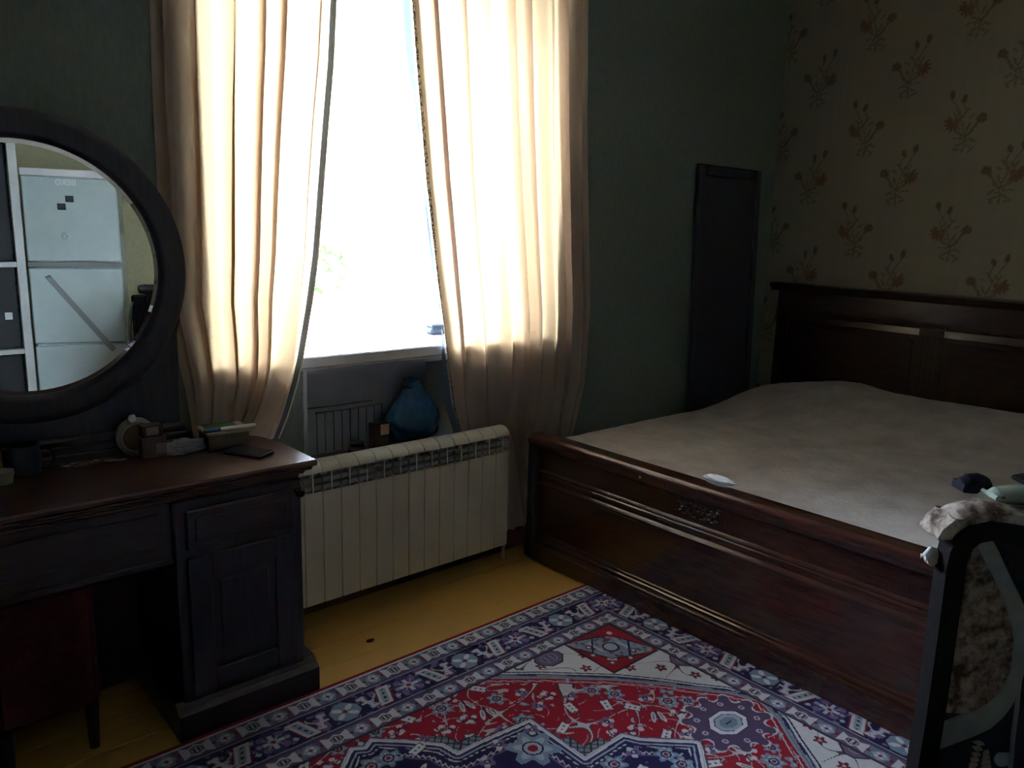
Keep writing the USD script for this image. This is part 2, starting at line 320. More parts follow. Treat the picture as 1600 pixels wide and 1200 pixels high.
# outside
obj('ground_outside', box(-30, 40, YW+.02, 60, -1.1, -.9, 0), 'yard', None, False, 'pale bright ground outside the window', kind='structure')
def sapling():
    t = thing('sapling', 'thin green-leaved sapling outside the window beside the left curtain', 'plant', (1.50, 2.66, -.9))
    rng = random.Random(4)
    st = smoothpath([(1.50, 2.66, -.9), (1.52, 2.65, .1), (1.50, 2.66, .9), (1.55, 2.64, 1.6)], 24)
    obj('stem', tube(st, np.linspace(.02, .006, 24), 7), 'bark', t)
    tips = [(1.55, 2.66, 1.10), (1.60, 2.66, 1.30), (1.63, 2.64, 1.36), (1.70, 2.6, 1.42), (1.72, 2.6, 1.33), (1.75, 2.57, 1.24), (1.72, 2.58, 1.17), (1.68, 2.6, 1.12), (1.62, 2.65, 1.20), (1.60, 2.65, 1.40), (1.45, 2.7, 1.5), (1.40, 2.7, 1.2)]
    tw = [tube(smoothpath([(1.505, 2.66, p[2]-.25), ((p[0]+1.5)/2, (p[1]+2.66)/2, p[2]-.12), p], 8), .0035, 5) for p in tips]
    obj('twigs', tw, 'bark', t)
    for p in tips:
        for k in range(2):
            L = .075+.03*rng.random(); u = np.linspace(-1, 1, 9); w = np.linspace(-1, 1, 5)
            a, b = np.meshgrid(u, w, indexing='ij'); ww = np.sqrt(np.maximum(1-a*a, 0))*.42
            m = grid(a*L/2, b*ww*L/2, .12*L*b*b-.1*L*a*a)
            m.apply_transform(trimesh.transformations.euler_matrix(rng.uniform(-1.3, 1.3), rng.uniform(-1, 1), rng.uniform(0, 6.3)))
            m.apply_translation(np.array(p)+[rng.uniform(-.03, .03), rng.uniform(-.03, .03), rng.uniform(-.03, .03)])
            obj('leaf', m, 'leaf', t, True)
sapling()

# ---------------------------------------------------------------- curtains
def sheet(edge_l, edge_r, zt, zb, nfold, seed, amp, y0, over=1.0, nu=360, nz=110):
    """edge tables: (z, x, y); folds run between the two edges. Returns X, Y, Z arrays (u, z)."""
    u = np.linspace(0, 1, nu); s = np.linspace(0, 1, nz)
    rng = np.random.default_rng(seed); w = rng.uniform(.45, 1.6, nfold); knots = np.r_[0, np.cumsum(w)]/w.sum()
    ph = np.interp(u, knots, np.arange(nfold+1))*2*math.pi
    wid = np.interp(u, (knots[1:]+knots[:-1])/2, w/w.sum())
    ov = np.interp(u, (knots[1:]+knots[:-1])/2, rng.uniform(.5, 1.7, nfold))*over
    U, S = np.meshgrid(u, s, indexing='ij'); PH = ph[:, None]
    zbv = zb(U) if callable(zb) else zb
    Z = zt+(zbv-zt)*S
    Z0 = Z; PH = PH+.9*(meshkit.noise(np.stack([U*4, Z*1.2, U*0+seed], -1), seed)-.5)+.25*np.sin(Z*1.7+seed)
    EL, ER = interp(Z, edge_l), interp(Z, edge_r)
    env = np.clip(np.minimum(U, 1-U)/.04, 0, 1)
    A = amp(U, Z) if callable(amp) else amp
    uu = U+env*wid[:, None]*ov[:, None]*np.sin(PH)/(2*math.pi)
    X = EL[..., 0]+(ER[..., 0]-EL[..., 0])*uu
    Yc = EL[..., 1]+(ER[..., 1]-EL[..., 1])*U**(1+1.2*np.clip((1.15-Z)/.3, 0, 1)) + (y0(U, Z) if callable(y0) else y0)
    Y = Yc+A*np.cos(PH)*(.75+.5*meshkit.noise(np.stack([U*9, Z*.8, U*0], -1), seed+2))+A*.22*np.sin(2.7*PH+1.1+Z)
    return X, Y, Z
def strip(X, Y, Z, i0, w, side, off=-.004):
    """a ribbon w metres wide along sheet column i0, reaching side (+1/-1) in x"""
    ex, ey, ez = X[i0], Y[i0], Z[i0]; k = np.linspace(0, 1, 4)[:, None]
    return grid(ex[None]+side*w*k, ey[None]+off+.35*off*np.sin(k*3), np.repeat(ez[None], 4, 0))
# left curtain, gathered over the corner of the dressing table
Lr = [(2.85, .275, -.085), (2.379, .219, -.085), (2.158, .202, -.085), (1.93, .174, -.085), (1.70, .148, -.085), (1.462, .122, -.085), (1.27, .085, -.095), (1.08, .040, -.11), (1.004, .01, -.125), (.90, -.065, -.18), (.836, -.148, -.27)]
Ll = [(2.85, -.41, -.028), (2.0, -.43, -.028), (1.3, -.432, -.028), (1.02, -.385, -.045), (.832, -.378, -.08)]
def ampL(U, Z): return (.012+.027*np.clip((U-.12)/.25, 0, 1))*np.clip((Z-.80)/.25, .35, 1)
X, Y, Z = sheet(Ll, Lr, 2.82, .836, 6, 11, ampL, 0, .9)
cu = thing('curtain', 'peach sheer curtain left of the window, its hem resting on the dressing table', 'curtain', (-.1, -.06, .836), group='window curtains')
obj('cloth', grid(X, Y, Z), 'curtain_cloth', cu, True)
obj('braid', strip(X, Y, Z, -1, .022, -1), 'braid_dark', cu, True, label='dark blue-grey braid edging')
obj('piping', tube(np.stack([X[-1], Y[-1]-.003, Z[-1]], 1), .0035, 6), 'cream_paper', cu, True)
# right curtain, tucked behind the radiator and the foot of the bed
Rl = [(2.85, .52, -.08), (2.439, .548, -.085), (2.139, .58, -.085), (1.772, .621, -.085), (1.382, .684, -.08), (1.189, .72, -.075), (1.02, .75, -.065), (.813, .79, -.045), (.683, .828, -.032), (.5, .93, -.030), (.12, 1.07, -.05)]
Rr = [(2.85, 1.53, -.055), (2.634, 1.548, -.055), (2.068, 1.578, -.055), (1.203, 1.655, -.055), (.805, 1.650, -.05), (.544, 1.58, -.045), (.12, 1.50, -.05)]
def ampR(U, Z):
    a = .030-.016*np.clip((U-.82)/.1, 0, 1)
    low = np.clip((1.0-Z)/.3, 0, 1); return a*(1-low)+low*.014
X, Y, Z = sheet(Rl, Rr, 2.82, .12, 8, 7, ampR, 0, .8)
cu = thing('curtain', 'peach sheer curtain right of the window, falling behind the radiator and bed', 'curtain', (1.2, -.06, .12), group='window curtains')
obj('cloth', grid(X, Y, Z), 'curtain_cloth', cu, True)
obj('braid', strip(X, Y, Z, 0, .030, 1), 'braid_speckled', cu, True, label='beige braid with dark flecks along the curtain edge')
zz = Z[0]; wv = np.interp(zz, [.6, .75, 1.0, 1.2, 1.6, 1.9, 2.3, 2.85], [.02, .03, .02, .004, .004, .012, .03, .035])
k = np.linspace(0, 1, 4)[:, None]
obj('lining_edge', grid(X[0][None]-wv*k, Y[0][None]+.012+.01*np.sin(zz*9)[None]*k, np.repeat(zz[None], 4, 0)), 'lining_blue', cu, True, label='blue-grey lining edge')
rod = thing('curtain_rod', 'curtain rod above the window', 'curtain rod', (.57, -.06, 2.83))
obj('rod', tube([(-.62, -.06, 2.845), (.57, -.06, 2.845), (1.75, -.06, 2.845)], .013, 12), 'brass', rod)
for bx in (-.55, 1.68): obj('bracket', box(bx-.01, bx+.01, -.072, 0, 2.83, 2.86, .002), 'brass', rod)

# ---------------------------------------------------------------- radiator
rad = thing('radiator', 'cream aluminium sectional radiator under the window', 'radiator', (.48, -.1, 0))
for k in range(-1, 13):
    a, b = k*.08+.0013, (k+1)*.08-.0013; c = (a+b)/2
    cap = prof_x([(-.055, .645), (-.055, .668), (-.075, .678), (-.10, .678), (-.122, .671), (-.136, .659), (-.142, .645), (-.142, .640), (-.136, .640), (-.12, .655), (-.08, .66)], a, b)
    s = obj('section', [box(a, b, -.142, -.136, .10, .564, .0015), cap, box(c-.003, c+.003, -.140, -.09, .56, .646, 0), box(c-.02, c+.02, -.10, -.055, .11, .65, .004), box(c-.0035, c+.0035, -.137, -.09, .12, .56, 0)], 'radiator_paint', rad)
    obj('louvre', [box(a+.0005, b-.0005, -.1385, -.112, z, z+.019, .0015) for z in (.571, .600)]+[box(a+.0005, b-.0005, -.113, -.106, .56, .646, 0)], 'radiator_core', s, False, label='grey louvre slats')
for z in (.15, .61): obj('header_pipe', tube([(-.085, -.08, z), (.5, -.08, z), (1.055, -.08, z)], .017, 10), 'radiator_core', rad)
obj('valve', [tube([(1.045, -.08, .15), (1.06, -.08, .15), (1.075, -.08, .15)], .013, 10), tube([(1.068, -.085, .155), (1.068, -.085, .07), (1.068, -.085, 0)], .009, 10), ball((1.068, -.085, .15), .019)], 'white_plastic', rad)
for x in (.03, .92): obj('wall_bracket', box(x-.012, x+.012, -.085, -.0005, .52, .545, .002), 'radiator_core', rad)

# things standing in the niche under the sill
NZ = .60
def niche():
    m = crumple((.665, .10, NZ+.15), (.30, .15, .30), 5, .20, 4, NZ+.001); v = m.vertices
    top = np.clip((v[:, 2]-NZ-.13)/.16, 0, 1); v[:, 0] = .665+(v[:, 0]-.665)*(1-.60*top); v[:, 1] = .10+(v[:, 1]-.10)*(1-.5*top)
    v[:, 1] = np.clip(v[:, 1], .022, .146); v[:, 0] = np.clip(v[:, 0], .5, .788)
    neck = crumple((.652, .10, NZ+.288), (.085, .06, .05), 9, .35, 3)
    t = thing('plastic_bag', 'full blue plastic bag tied at the top behind the radiator', 'bag', (.665, .10, NZ))
    obj('sack', m, 'blue_bag', t, True); obj('knot', neck, 'blue_bag', t, True)
    t = thing('wire_rack', 'grey wire rack standing in the niche beside the blue bag', 'rack', (.32, .12, NZ))
    for y in (.08, .165):
        for z in (.012, .22): obj('rim', tube([(.17, y, NZ+z), (.32, y, NZ+z), (.49, y, NZ+z)], .004, 6), 'steel_dark', t)
    for i in range(9):
        x = .175+.039*i; obj('wire', tube([(x, .08, NZ+.01), (x, .08, NZ+.12), (x, .08, NZ+.222)], .0028, 6), 'steel_dark', t)
    t = thing('carton', 'small dark carton with an orange and white label in the niche', 'box', (.50, .035, NZ))
    obj('body', box(.405, .482, .012, .06, NZ, NZ+.150, .003), 'dark_card', t)
    obj('label', box(.437, .479, .0105, .0125, NZ+.100, NZ+.146, 0), 'orange_card', t, False, label='pale orange label')
    t = thing('jar', 'squat dark jar standing left of the carton in the niche', 'jar', (.35, .05, NZ))
    obj('glass', lathe([(0, 0), (.034, 0), (.038, .01), (.038, .05), (.028, .062), (0, .062)], (.34, .042, NZ)), 'navy_ceramic', t)
    obj('lid', lathe([(0, 0), (.03, 0), (.03, .014), (0, .014)], (.34, .042, NZ+.062)), 'black_plastic', t)
    t = thing('slim_bottle', 'pale slim bottle standing in the niche right of the bag knot', 'bottle', (.765, .16, NZ))
    obj('bottle', lathe([(0, 0), (.016, 0), (.018, .01), (.018, .24), (.010, .26), (.010, .27), (0, .27)], (.762, .168, NZ)), 'clear_film', t)
    obj('cap', lathe([(0, 0), (.011, 0), (.010, .02), (0, .02)], (.762, .168, NZ+.27)), 'clear_film', t)
niche()
t = thing('trinket_box', 'small blue-grey rounded box lying on the window sill', 'box', (.945, .30, OZ0+.02))
m = box(.885, 1.005, .265, .335, OZ0+.02, OZ0+.056, .012); obj('body', m, 'sill_thing', t)
obj('lid', box(.888, 1.002, .268, .332, OZ0+.0555, OZ0+.068, .008), 'sill_thing', t)

# ---------------------------------------------------------------- dressing table
DC = -.84
dt = thing('dressing_table', 'dark mahogany dressing table with a moulded top below the round mirror', 'dressing table', (DC, -.3, 0))
tp = []
for (o, z0, z1) in ((.0, .806, .827), (-.012, .792, .808), (-.030, .778, .794), (-.045, .762, .780)):
    tp.append(box(-1.54-o, -.14+o, -.536-o, -.05, z0, z1, .006))
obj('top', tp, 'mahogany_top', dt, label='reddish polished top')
bx = []
def pedestal(x0, x1):
    b = obj('pedestal', [box(x0, x1, -.505, -.06, .09, .765, .003)], 'hazed_mahogany_z', dt)
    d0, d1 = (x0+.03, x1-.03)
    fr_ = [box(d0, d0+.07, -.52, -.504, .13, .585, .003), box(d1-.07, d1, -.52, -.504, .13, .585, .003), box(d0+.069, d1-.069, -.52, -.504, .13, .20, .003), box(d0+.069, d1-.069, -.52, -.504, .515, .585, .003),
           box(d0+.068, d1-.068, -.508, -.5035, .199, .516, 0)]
    d = obj('door', fr_, 'hazed_mahogany_z', b)
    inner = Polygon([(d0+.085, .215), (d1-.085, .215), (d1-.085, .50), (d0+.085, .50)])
    obj('door_panel', box(d0+.092, d1-.092, -.5165, -.506, .222, .493, .006), 'hazed_mahogany_z', b)
    w = obj('drawer', [box(d0, d1, -.52, -.504, .61, .735, .005), box(d0+.025, d1-.025, -.524, -.519, .635, .71, .002)], 'hazed_mahogany_x', b)
    return b
pr = pedestal(-.595, -.19); pl_ = pedestal(-1.49, -1.085)
for x in (-.206, -1.474):
    obj('knob', lathe([(0, 0), (.007, 0), (.006, .014), (.013, .022), (.015, .032), (.010, .041), (0, .044)], (x, -.504, .725), 18, 'y'), 'black_plastic', dt, label='small glossy drawer knob')
for a, b in ((-.62, -.152), (-1.528, -1.06)): obj('plinth', prof_x([(-.06, 0), (-.06, .118), (-.498, .118), (-.51, .108), (-.515, .100), (-.525, .096), (-.534, .086), (-.534, .012), (-.530, 0)], a, b), 'hazed_mahogany_x', dt)
obj('apron', [box(-1.086, -.594, -.48, -.46, .585, .765, .003), box(-1.05, -.63, -.486, -.479, .63, .735, .005), box(-1.086, -.594, -.49, -.455, .57, .588, .004)], 'hazed_mahogany_x', dt)
obj('back_panel', box(-1.087, -.593, -.075, -.062, .0, .765, .002), 'hazed_mahogany_x', dt)
# mirror on its stepped base
mr = thing('mirror', 'big round mirror in a dark wooden frame on the dressing table', 'mirror', (DC, -.1, .827))
ZM, RG, RO = 1.422, .385, .466
ring = lathe([(RG-.012, .0), (RO-.004, .0), (RO, .006), (RO, .016), (RO-.008, .024), (RO-.024, .028), (RG+.03, .027), (RG+.014, .030), (RG+.005, .026), (RG-.004, .016), (RG-.006, .004)], (0, 0, 0), 96, 'y')
ring.apply_translation([DC, -.055, ZM]); obj('frame', ring, 'hazed_frame_wood', mr, 40, label='dark round wooden frame')
gl = lathe([(0, 0), (RG-.002, 0), (RG-.002, .005), (RG-.020, .010), (0, .010)], (DC, -.062, ZM), 96, 'y'); obj('glass', gl, 'mirror_glass', mr, False, label='bevelled mirror glass')
sup = Polygon([(DC-.425, .895), (DC+.425, .895), (DC+.425, 1.0), (DC+.43, 1.10), (DC+.43, 1.20), (DC+.445, 1.28), (DC+.40, 1.28), (DC+.3, 1.05), (DC-.3, 1.05), (DC-.40, 1.28), (DC-.445, 1.28), (DC-.43, 1.20), (DC-.43, 1.1), (DC-.425, 1.0)])
obj('support', plate_xz(sup, -.040, -.060), 'hazed_frame_wood', mr)
obj('base', [box(DC-.45, DC+.45, -.125, -.05, .827, .852, .004), box(DC-.44, DC+.44, -.112, -.05, .851, .874, .005), box(DC-.43, DC+.43, -.098, -.05, .873, .897, .006)], 'hazed_mahogany_x', mr)

# stool under the table
t = thing('stool', 'low maroon cloth-covered stool pushed under the dressing table', 'stool', (-1.05, -.26, 0))
obj('seat', box(-1.07, -.80, -.405, -.12, .145, .545, .02), 'maroon_cloth', t)
for x in (-1.045, -.825):
    for yy in (-.38, -.145): obj('leg', lathe([(0, 0), (.014, 0), (.02, .15), (0, .15)], (x, yy, 0), 12), 'hazed_mahogany_z', t)

# ---------------------------------------------------------------- things on the dressing table
TZ = .827
t = thing('mug', 'dark navy mug on the dressing table below the mirror', 'mug', (-.905, -.17, TZ))
obj('body', lathe([(0, .004), (.036, 0), (.042, .006), (.045, .05), (.041, .092), (.037, .092), (.037, .01), (0, .01)], (-.905, -.17, TZ)), 'navy_ceramic', t)
obj('handle', tube(smoothpath([(-.865, -.178, TZ+.075), (-.835, -.185, TZ+.065), (-.832, -.187, TZ+.035), (-.865, -.178, TZ+.02)], 14), .005, 8), 'navy_ceramic', t)
t = thing('amber_bottle', 'small yellow-orange bottle at the left end of the table in view', 'bottle', (-1.0, -.17, TZ))
obj('body', lathe([(0, 0), (.024, 0), (.026, .008), (.026, .075), (.014, .09), (0, .09)], (-.985, -.16, TZ)), 'amber_plastic', t)
obj('lid', lathe([(0, 0), (.015, 0), (.015, .02), (0, .02)], (-.985, -.16, TZ+.088)), 'dark_card', t)
t = thing('tub', 'little pale green tub in front of the yellow bottle', 'tub', (-.975, -.215, TZ))
obj('body', lathe([(0, 0), (.026, 0), (.03, .028), (0, .028)], (-.972, -.225, TZ)), 'pale_green', t); obj('lid', lathe([(0, 0), (.032, 0), (.032, .01), (0, .012)], (-.972, -.225, TZ+.027)), 'pale_card', t)
# round tin and boxes
t = thing('round_tin', 'round cream tin standing on edge behind the brown box', 'tin', (-.575, -.145, TZ))
R_ = .062
tin = lathe([(0, 0), (R_-.012, 0), (R_, .008), (R_, .028), (R_-.012, .036), (R_-.018, .031), (0, .031)], (0, 0, 0), 40, 'y'); tin.apply_translation([-.585, -.130, TZ+R_]); obj('rim', tin, 'cream_plastic', t)
obj('lid', lathe([(0, 0), (R_-.019, 0), (R_-.022, .004), (0, .005)], (-.585, -.161, TZ+R_), 32, 'y'), 'brown_card', t, label='brown face of the tin')
t = thing('gift_box', 'brown box standing in front of the round cream tin', 'box', (-.545, -.19, TZ))
obj('body', box(-.588, -.512, -.215, -.175, TZ, TZ+.068, .002), 'brown_card', t); obj('window', box(-.545, -.515, -.2158, -.2145, TZ+.012, TZ+.046, 0), 'pale_card', t, False, label='paler panel on the box')
t = thing('small_box', 'small dark box with a pale label on top of the brown box', 'box', (-.55, -.195, TZ+.068))
obj('body', box(-.584, -.520, -.214, -.178, TZ+.068, TZ+.109, .002), 'dark_card', t); obj('label', box(-.572, -.534, -.2148, -.2135, TZ+.076, TZ+.102, 0), 'pale_card', t, False, label='pale label')
obj('tissue_tuft', crumple((-.598, -.165, TZ+.126), (.03, .025, .03), 21, .4, 2), 'tissue', None, True, 'tiny white tuft on the rim of the round tin', 'tissue')
obj('plastic_wrap', crumple((-.452, -.205, TZ+.018), (.13, .075, .06), 14, .5, 4, TZ+.001), 'clear_film', None, 25, 'crumpled clear plastic wrapper left of the carton with the green notebook', 'wrapper')
t = thing('carton', 'brown cardboard carton on the table in front of the left curtain', 'box', (-.315, -.22, TZ))
def rot(m, c, a): m = arr(m).copy(); m.apply_transform(trimesh.transformations.rotation_matrix(a, [0, 0, 1], c)); return m
cc = (-.318, -.205, TZ)
obj('body', rot(box(-.388, -.252, -.262, -.148, TZ, TZ+.056, .003), cc, -.09), 'box_card', t)
obj('flap', rot(box(-.386, -.254, -.260, -.150, TZ+.0555, TZ+.0575, 0), cc, -.09), 'box_card', t, False)
t = thing('notebook', 'green notebook with cream edges lying on the cardboard carton', 'notebook', (-.318, -.205, TZ+.0575))
obj('pages', rot(box(-.394, -.246, -.270, -.146, TZ+.0577, TZ+.066, .001), cc, -.09), 'cream_paper', t)
obj('cover', rot(box(-.380, -.274, -.240, -.150, TZ+.0655, TZ+.0685, .001), cc, -.09), 'green_cover', t)
t = thing('marker_pen', 'white marker with a blue cap along the front edge of the notebook', 'pen', (-.31, -.262, TZ+.066))
P = lambda a, b: rot(lathe([(0, 0), (.0065, 0), (.007, .004), (.007, b-a-.004), (.0055, b-a), (0, b-a)], (a, -.258, TZ+.0735), 14, 'x'), cc, -.09)
obj('barrel', P(-.345, -.228), 'white_plastic', t); obj('cap', P(-.398, -.343), 'blue_cap', t, label='blue cap')
# phone, flat near the front corner
def phone():
    t = thing('mobile_phone', 'black mobile phone lying on the table near the front corner', 'phone', (-.30, -.345, TZ))
    a = math.radians(-60); c = (-.292, -.343)
    sh = Polygon([(-.066, -.034), (.066, -.034), (.066, .034), (-.066, .034)]).buffer(.006)
    from shapely import affinity
    def slab(p, z0, z1):
        m = extr(affinity.translate(affinity.rotate(p, a, use_radians=True), *c), z1-z0); m.apply_translation([0, 0, z0]); return m
    obj('body', slab(sh, TZ+.0002, TZ+.011), 'black_plastic', t); obj('rim', slab(sh.buffer(.0012), TZ+.0075, TZ+.0105), 'phone_rim', t, label='silver rim')
    obj('screen', slab(sh.buffer(-.003), TZ+.0108, TZ+.0118), 'phone_glass', t)
phone()
t = thing('keys', 'bunch of small keys lying on the table right of the navy mug', 'keys', (-.79, -.15, TZ))
def key(c, a, L):
    m = [lathe([(.004, 0), (.011, 0), (.011, .002), (.004, .002)], (0, 0, 0), 16), box(.009, L, -.003, .003, 0, .002, .0005), box(L-.012, L-.002, .002, .007, 0, .002, .0003)]
    m = trimesh.util.concatenate(m); m.apply_transform(trimesh.transformations.rotation_matrix(a, [0, 0, 1])); m.apply_translation(c); return m
for c, a, L in (((-.80, -.155, TZ), .5, .06), ((-.79, -.14, TZ+.0022), 1.2, .055), ((-.785, -.165, TZ), -.4, .06)): obj('key', key(c, a, L), 'chrome', t)
obj('ring', tube([(-.795+.014*math.cos(q), -.15+.014*math.sin(q), TZ+.004) for q in np.linspace(0, 6.2832, 20)], .0012, 5), 'chrome', t)
t = thing('hair_clip', 'small metal hair clip lying in front of the round tin', 'hair clip', (-.65, -.18, TZ))
obj('upper_arm', rot(box(-.69, -.625, -.185, -.178, TZ+.004, TZ+.007, .001), (-.655, -.18, 0), -.6), 'chrome', t); obj('lower_arm', rot(box(-.69, -.63, -.187, -.177, TZ, TZ+.003, .001), (-.655, -.18, 0), -.5), 'chrome', t)
t = thing('safety_pin', 'thin metal pin on the table between the keys and the hair clip', 'pin', (-.71, -.16, TZ))
obj('wire', tube(smoothpath([(-.725, -.165, TZ+.003), (-.70, -.15, TZ+.003), (-.695, -.157, TZ+.003), (-.72, -.172, TZ+.003)], 16), .0014, 5), 'chrome', t); obj('clasp', ball((-.725, -.168, TZ+.004), .004, (1, 1, .8), 1), 'chrome', t)

# ---------------------------------------------------------------- bed
BY0, BY1 = -2.07, -.135
bed = thing('bed', 'wide mahogany double bed with carved head and foot boards', 'bed', (2.2, -1.1, 0))
ft = obj('footboard', prof_y([(1.255, .10), (1.255, .60), (1.20, .60), (1.20, .567), (1.192, .562), (1.187, .560), (1.184, .556), (1.184, .551), (1.187, .547), (1.192, .546), (1.192, .465), (1.186, .459), (1.183, .452), (1.187, .446), (1.182, .441), (1.180, .434), (1.185, .428), (1.187, .415), (1.180, .410),
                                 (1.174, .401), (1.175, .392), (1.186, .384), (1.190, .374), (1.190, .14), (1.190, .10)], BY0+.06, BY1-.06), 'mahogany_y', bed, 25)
obj('cap_rail', prof_y([(1.205, .565), (1.178, .563), (1.170, .568), (1.166, .578), *[(1.176-.024*math.cos(a), .608+.026*math.sin(a)) for a in np.linspace(-.65, 1.5708, 18)], (1.235, .634), (1.25, .628), (1.256, .615), (1.256, .59)], BY0+.02, BY1-.025), 'mahogany_y', ft, 40)
obj('plinth', prof_y([(1.26, .012), (1.26, .15), (1.188, .15), (1.184, .143), (1.178, .140), (1.176, .131), (1.170, .127), (1.167, .119), (1.171, .113), (1.160, .108), (1.156, .098), (1.160, .090), (1.163, .08), (1.163, .012)], BY0+.01, BY1-.01), 'mahogany_y', ft, 25)
for a, b in ((BY1-.062, BY1), (BY0, BY0+.062)):
    obj('post', [box(1.165, 1.26, a, b, .012, .585, .006), box(1.158, 1.266, a-.004, b+.004, .583, .612, .008), box(1.158, 1.266, a-.004, b+.004, .012, .12, .006)], 'hazed_mahogany_z', ft)
def carving(cy, cz, w, h, x):
    ms = []
    for s in (-1, 1):
        for (a0, r, py, pz) in ((0, .017, .022, .004), (1.2, .015, .055, -.004), (2.4, .010, .076, .012), (.5, .009, .038, -.02)):
            th = np.linspace(0, 4.6, 18); rr = r*(1-.14*th)
            ms.append(tube(np.stack([np.full(18, x-.007), cy+s*(py+rr*np.cos(th+a0)), cz+pz+rr*np.sin(th+a0)], 1), .0045, 6))
            ms.append(ball((x-.003, cy+s*py, cz+pz), .0045, (1, 1, 1), 1))
        for (py, pz) in ((.012, .024), (.035, .026), (.062, .022), (.082, -.012), (.066, -.022), (.018, -.024), (.088, .022)):
            ms.append(ball((x-.004, cy+s*py, cz+pz), .0075, (.8, 1.3, .8), 1))
    ms.append(ball((x-.002, cy, cz), .010, (.6, 1, 1), 2)); return ms
obj('carved_ornament', carving(-1.10, .512, .18, .06, 1.192), 'mahogany_y', ft, label='carved scroll ornament in the middle of the footboard')
flut = [box(1.1905, 1.1935, y_-.0032, y_+.0032, .470, .556, .0012) for y_ in np.arange(-1.222, -1.96, -.0125)]
obj('fluting', flut, 'mahogany_y', ft, False, kind='stuff', label='fine vertical fluting on the right half of the frieze')
obj('screw_cap', lathe([(0, 0), (.006, 0), (.005, .002), (0, .003)], (1.1525, -.83, .594), 14, 'x'), 'brass', ft, label='small brass dot on the cap rail')
# headboard
HX = 3.27
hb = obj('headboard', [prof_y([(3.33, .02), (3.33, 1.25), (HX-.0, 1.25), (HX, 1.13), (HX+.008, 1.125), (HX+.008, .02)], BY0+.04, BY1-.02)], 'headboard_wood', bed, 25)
obj('cap_rail', prof_y([(3.335, 1.245), (HX-.006, 1.245), (HX-.012, 1.252), (HX-.016, 1.262), (HX-.028, 1.272), (HX-.034, 1.284), (HX-.030, 1.294), (3.335, 1.296)], BY0-.02, BY1+.03), 'headboard_wood', hb, 30)
obj('frieze_moulding', prof_y([(HX+.002, 1.10), (HX-.010, 1.104), (HX-.014, 1.114), (HX-.008, 1.124), (HX-.004, 1.132), (HX+.004, 1.134)], BY0+.04, BY1-.02), 'headboard_wood', hb, 30)
for a, b in ((BY1-.02, BY1-.10), (-1.03, -1.16), (BY0+.13, BY0+.04)):
    obj('stile', box(HX-.004, HX+.01, b, a, .05, 1.102, .003), 'headboard_wood', hb)
for a, b in ((BY1-.10, -1.03), (-1.16, BY0+.13)):
    obj('rail', prof_y([(HX+.01, 1.060), (HX-.004, 1.060), (HX-.0055, 1.064), (HX-.003, 1.082), (HX+.001, 1.102), (HX+.01, 1.102)], b, a), 'headboard_wood', hb, 20)
    p = obj('panel', box(HX+.003, HX+.012, b+.03, a-.03, .10, 1.035, .006), 'headboard_wood', hb)
obj('dentil_block', [box(HX-.018, HX, -1.172, -1.018, 1.102, 1.128, .003)]+[ball((HX-.019, y_, 1.114), .007, (.7, 1, 1), 1) for y_ in np.linspace(-1.16, -1.03, 8)], 'headboard_wood', hb, label='beaded block in the middle of the headboard')
obj('flutes', [box(HX-.009, HX-.003, y_-.008, y_+.008, .75, 1.06, .003) for y_ in (-1.053, -1.081, -1.109, -1.137)], 'headboard_wood', hb, label='fluted centre pilaster')
for yy in (BY1-.03, BY0+.03):
    obj('side_rail', box(1.25, HX+.01, yy-.018, yy+.018, .16, .47, .006), 'hazed_mahogany_x', bed)
obj('slat_base', box(1.25, HX+.01, BY0+.045, BY1-.045, .26, .30, .003), 'hazed_mahogany_x', bed)
# mattress and bedspread
mt = obj('mattress', box(1.262, 3.262, BY0+.055, BY1-.06, .302, .55, .04), 'cream_paper', None, 30, 'thick mattress inside the bed frame under the bedspread', 'mattress')
def spread():
    nx, ny = 230, 220
    x = np.linspace(1.262, 3.262, nx); y = np.linspace(BY1-.055, BY0+.052, ny); Xg, Yg = np.meshgrid(x, y, indexing='ij')
    sm = lambda a, b, v: (lambda t: t*t*(3-2*t))(np.clip((v-a)/(b-a), 0, 1))
    head = interp(-Yg, [(.18, .655), (.30, .672), (.45, .700), (.62, .733), (.74, .736), (.85, .716), (.95, .703), (1.09, .701), (1.35, .712), (1.64, .72), (2.05, .70)])[..., 0]
    z = .603+(head-.603)*sm(2.35, 3.05, Xg)
    z += .012*sm(1.3, 2.0, Xg)*np.sin(np.clip((-Yg-.2)/1.8, 0, 1)*math.pi)
    n1 = meshkit.fbm(np.stack([Xg*3, Yg*3, Xg*0], -1), 4, 2)-.5; n2 = meshkit.fbm(np.stack([Xg*16, Yg*16, Xg*0], -1), 3, 8)-.5
    z += .022*n1+.006*n2
    e = np.minimum((BY1-.055)-Yg, Yg-(BY0+.052)); z -= .10*(1-np.sqrt(np.clip(1-(1-np.clip(e/.05, 0, 1))**2, 0, 1)))
    e2 = Xg-1.262; z -= .03*(1-np.clip(e2/.03, 0, 1))**2
    return grid(Xg, Yg, z)
sp = spread()
if sp.face_normals[:, 2].mean() < 0: sp.invert()
obj('bedspread', sp, 'bedspread', None, True, 'greyish beige bedspread spread over the bed, humped over the pillows', 'bedspread')
pillow_y = (-.72,)
tis = crumple((1.286, -1.12, .634), (.04, .15, .035), 33, .35, 3)
obj('tissue', tis, 'tissue', None, True, 'crumpled white tissue at the foot edge of the bedspread', 'tissue')

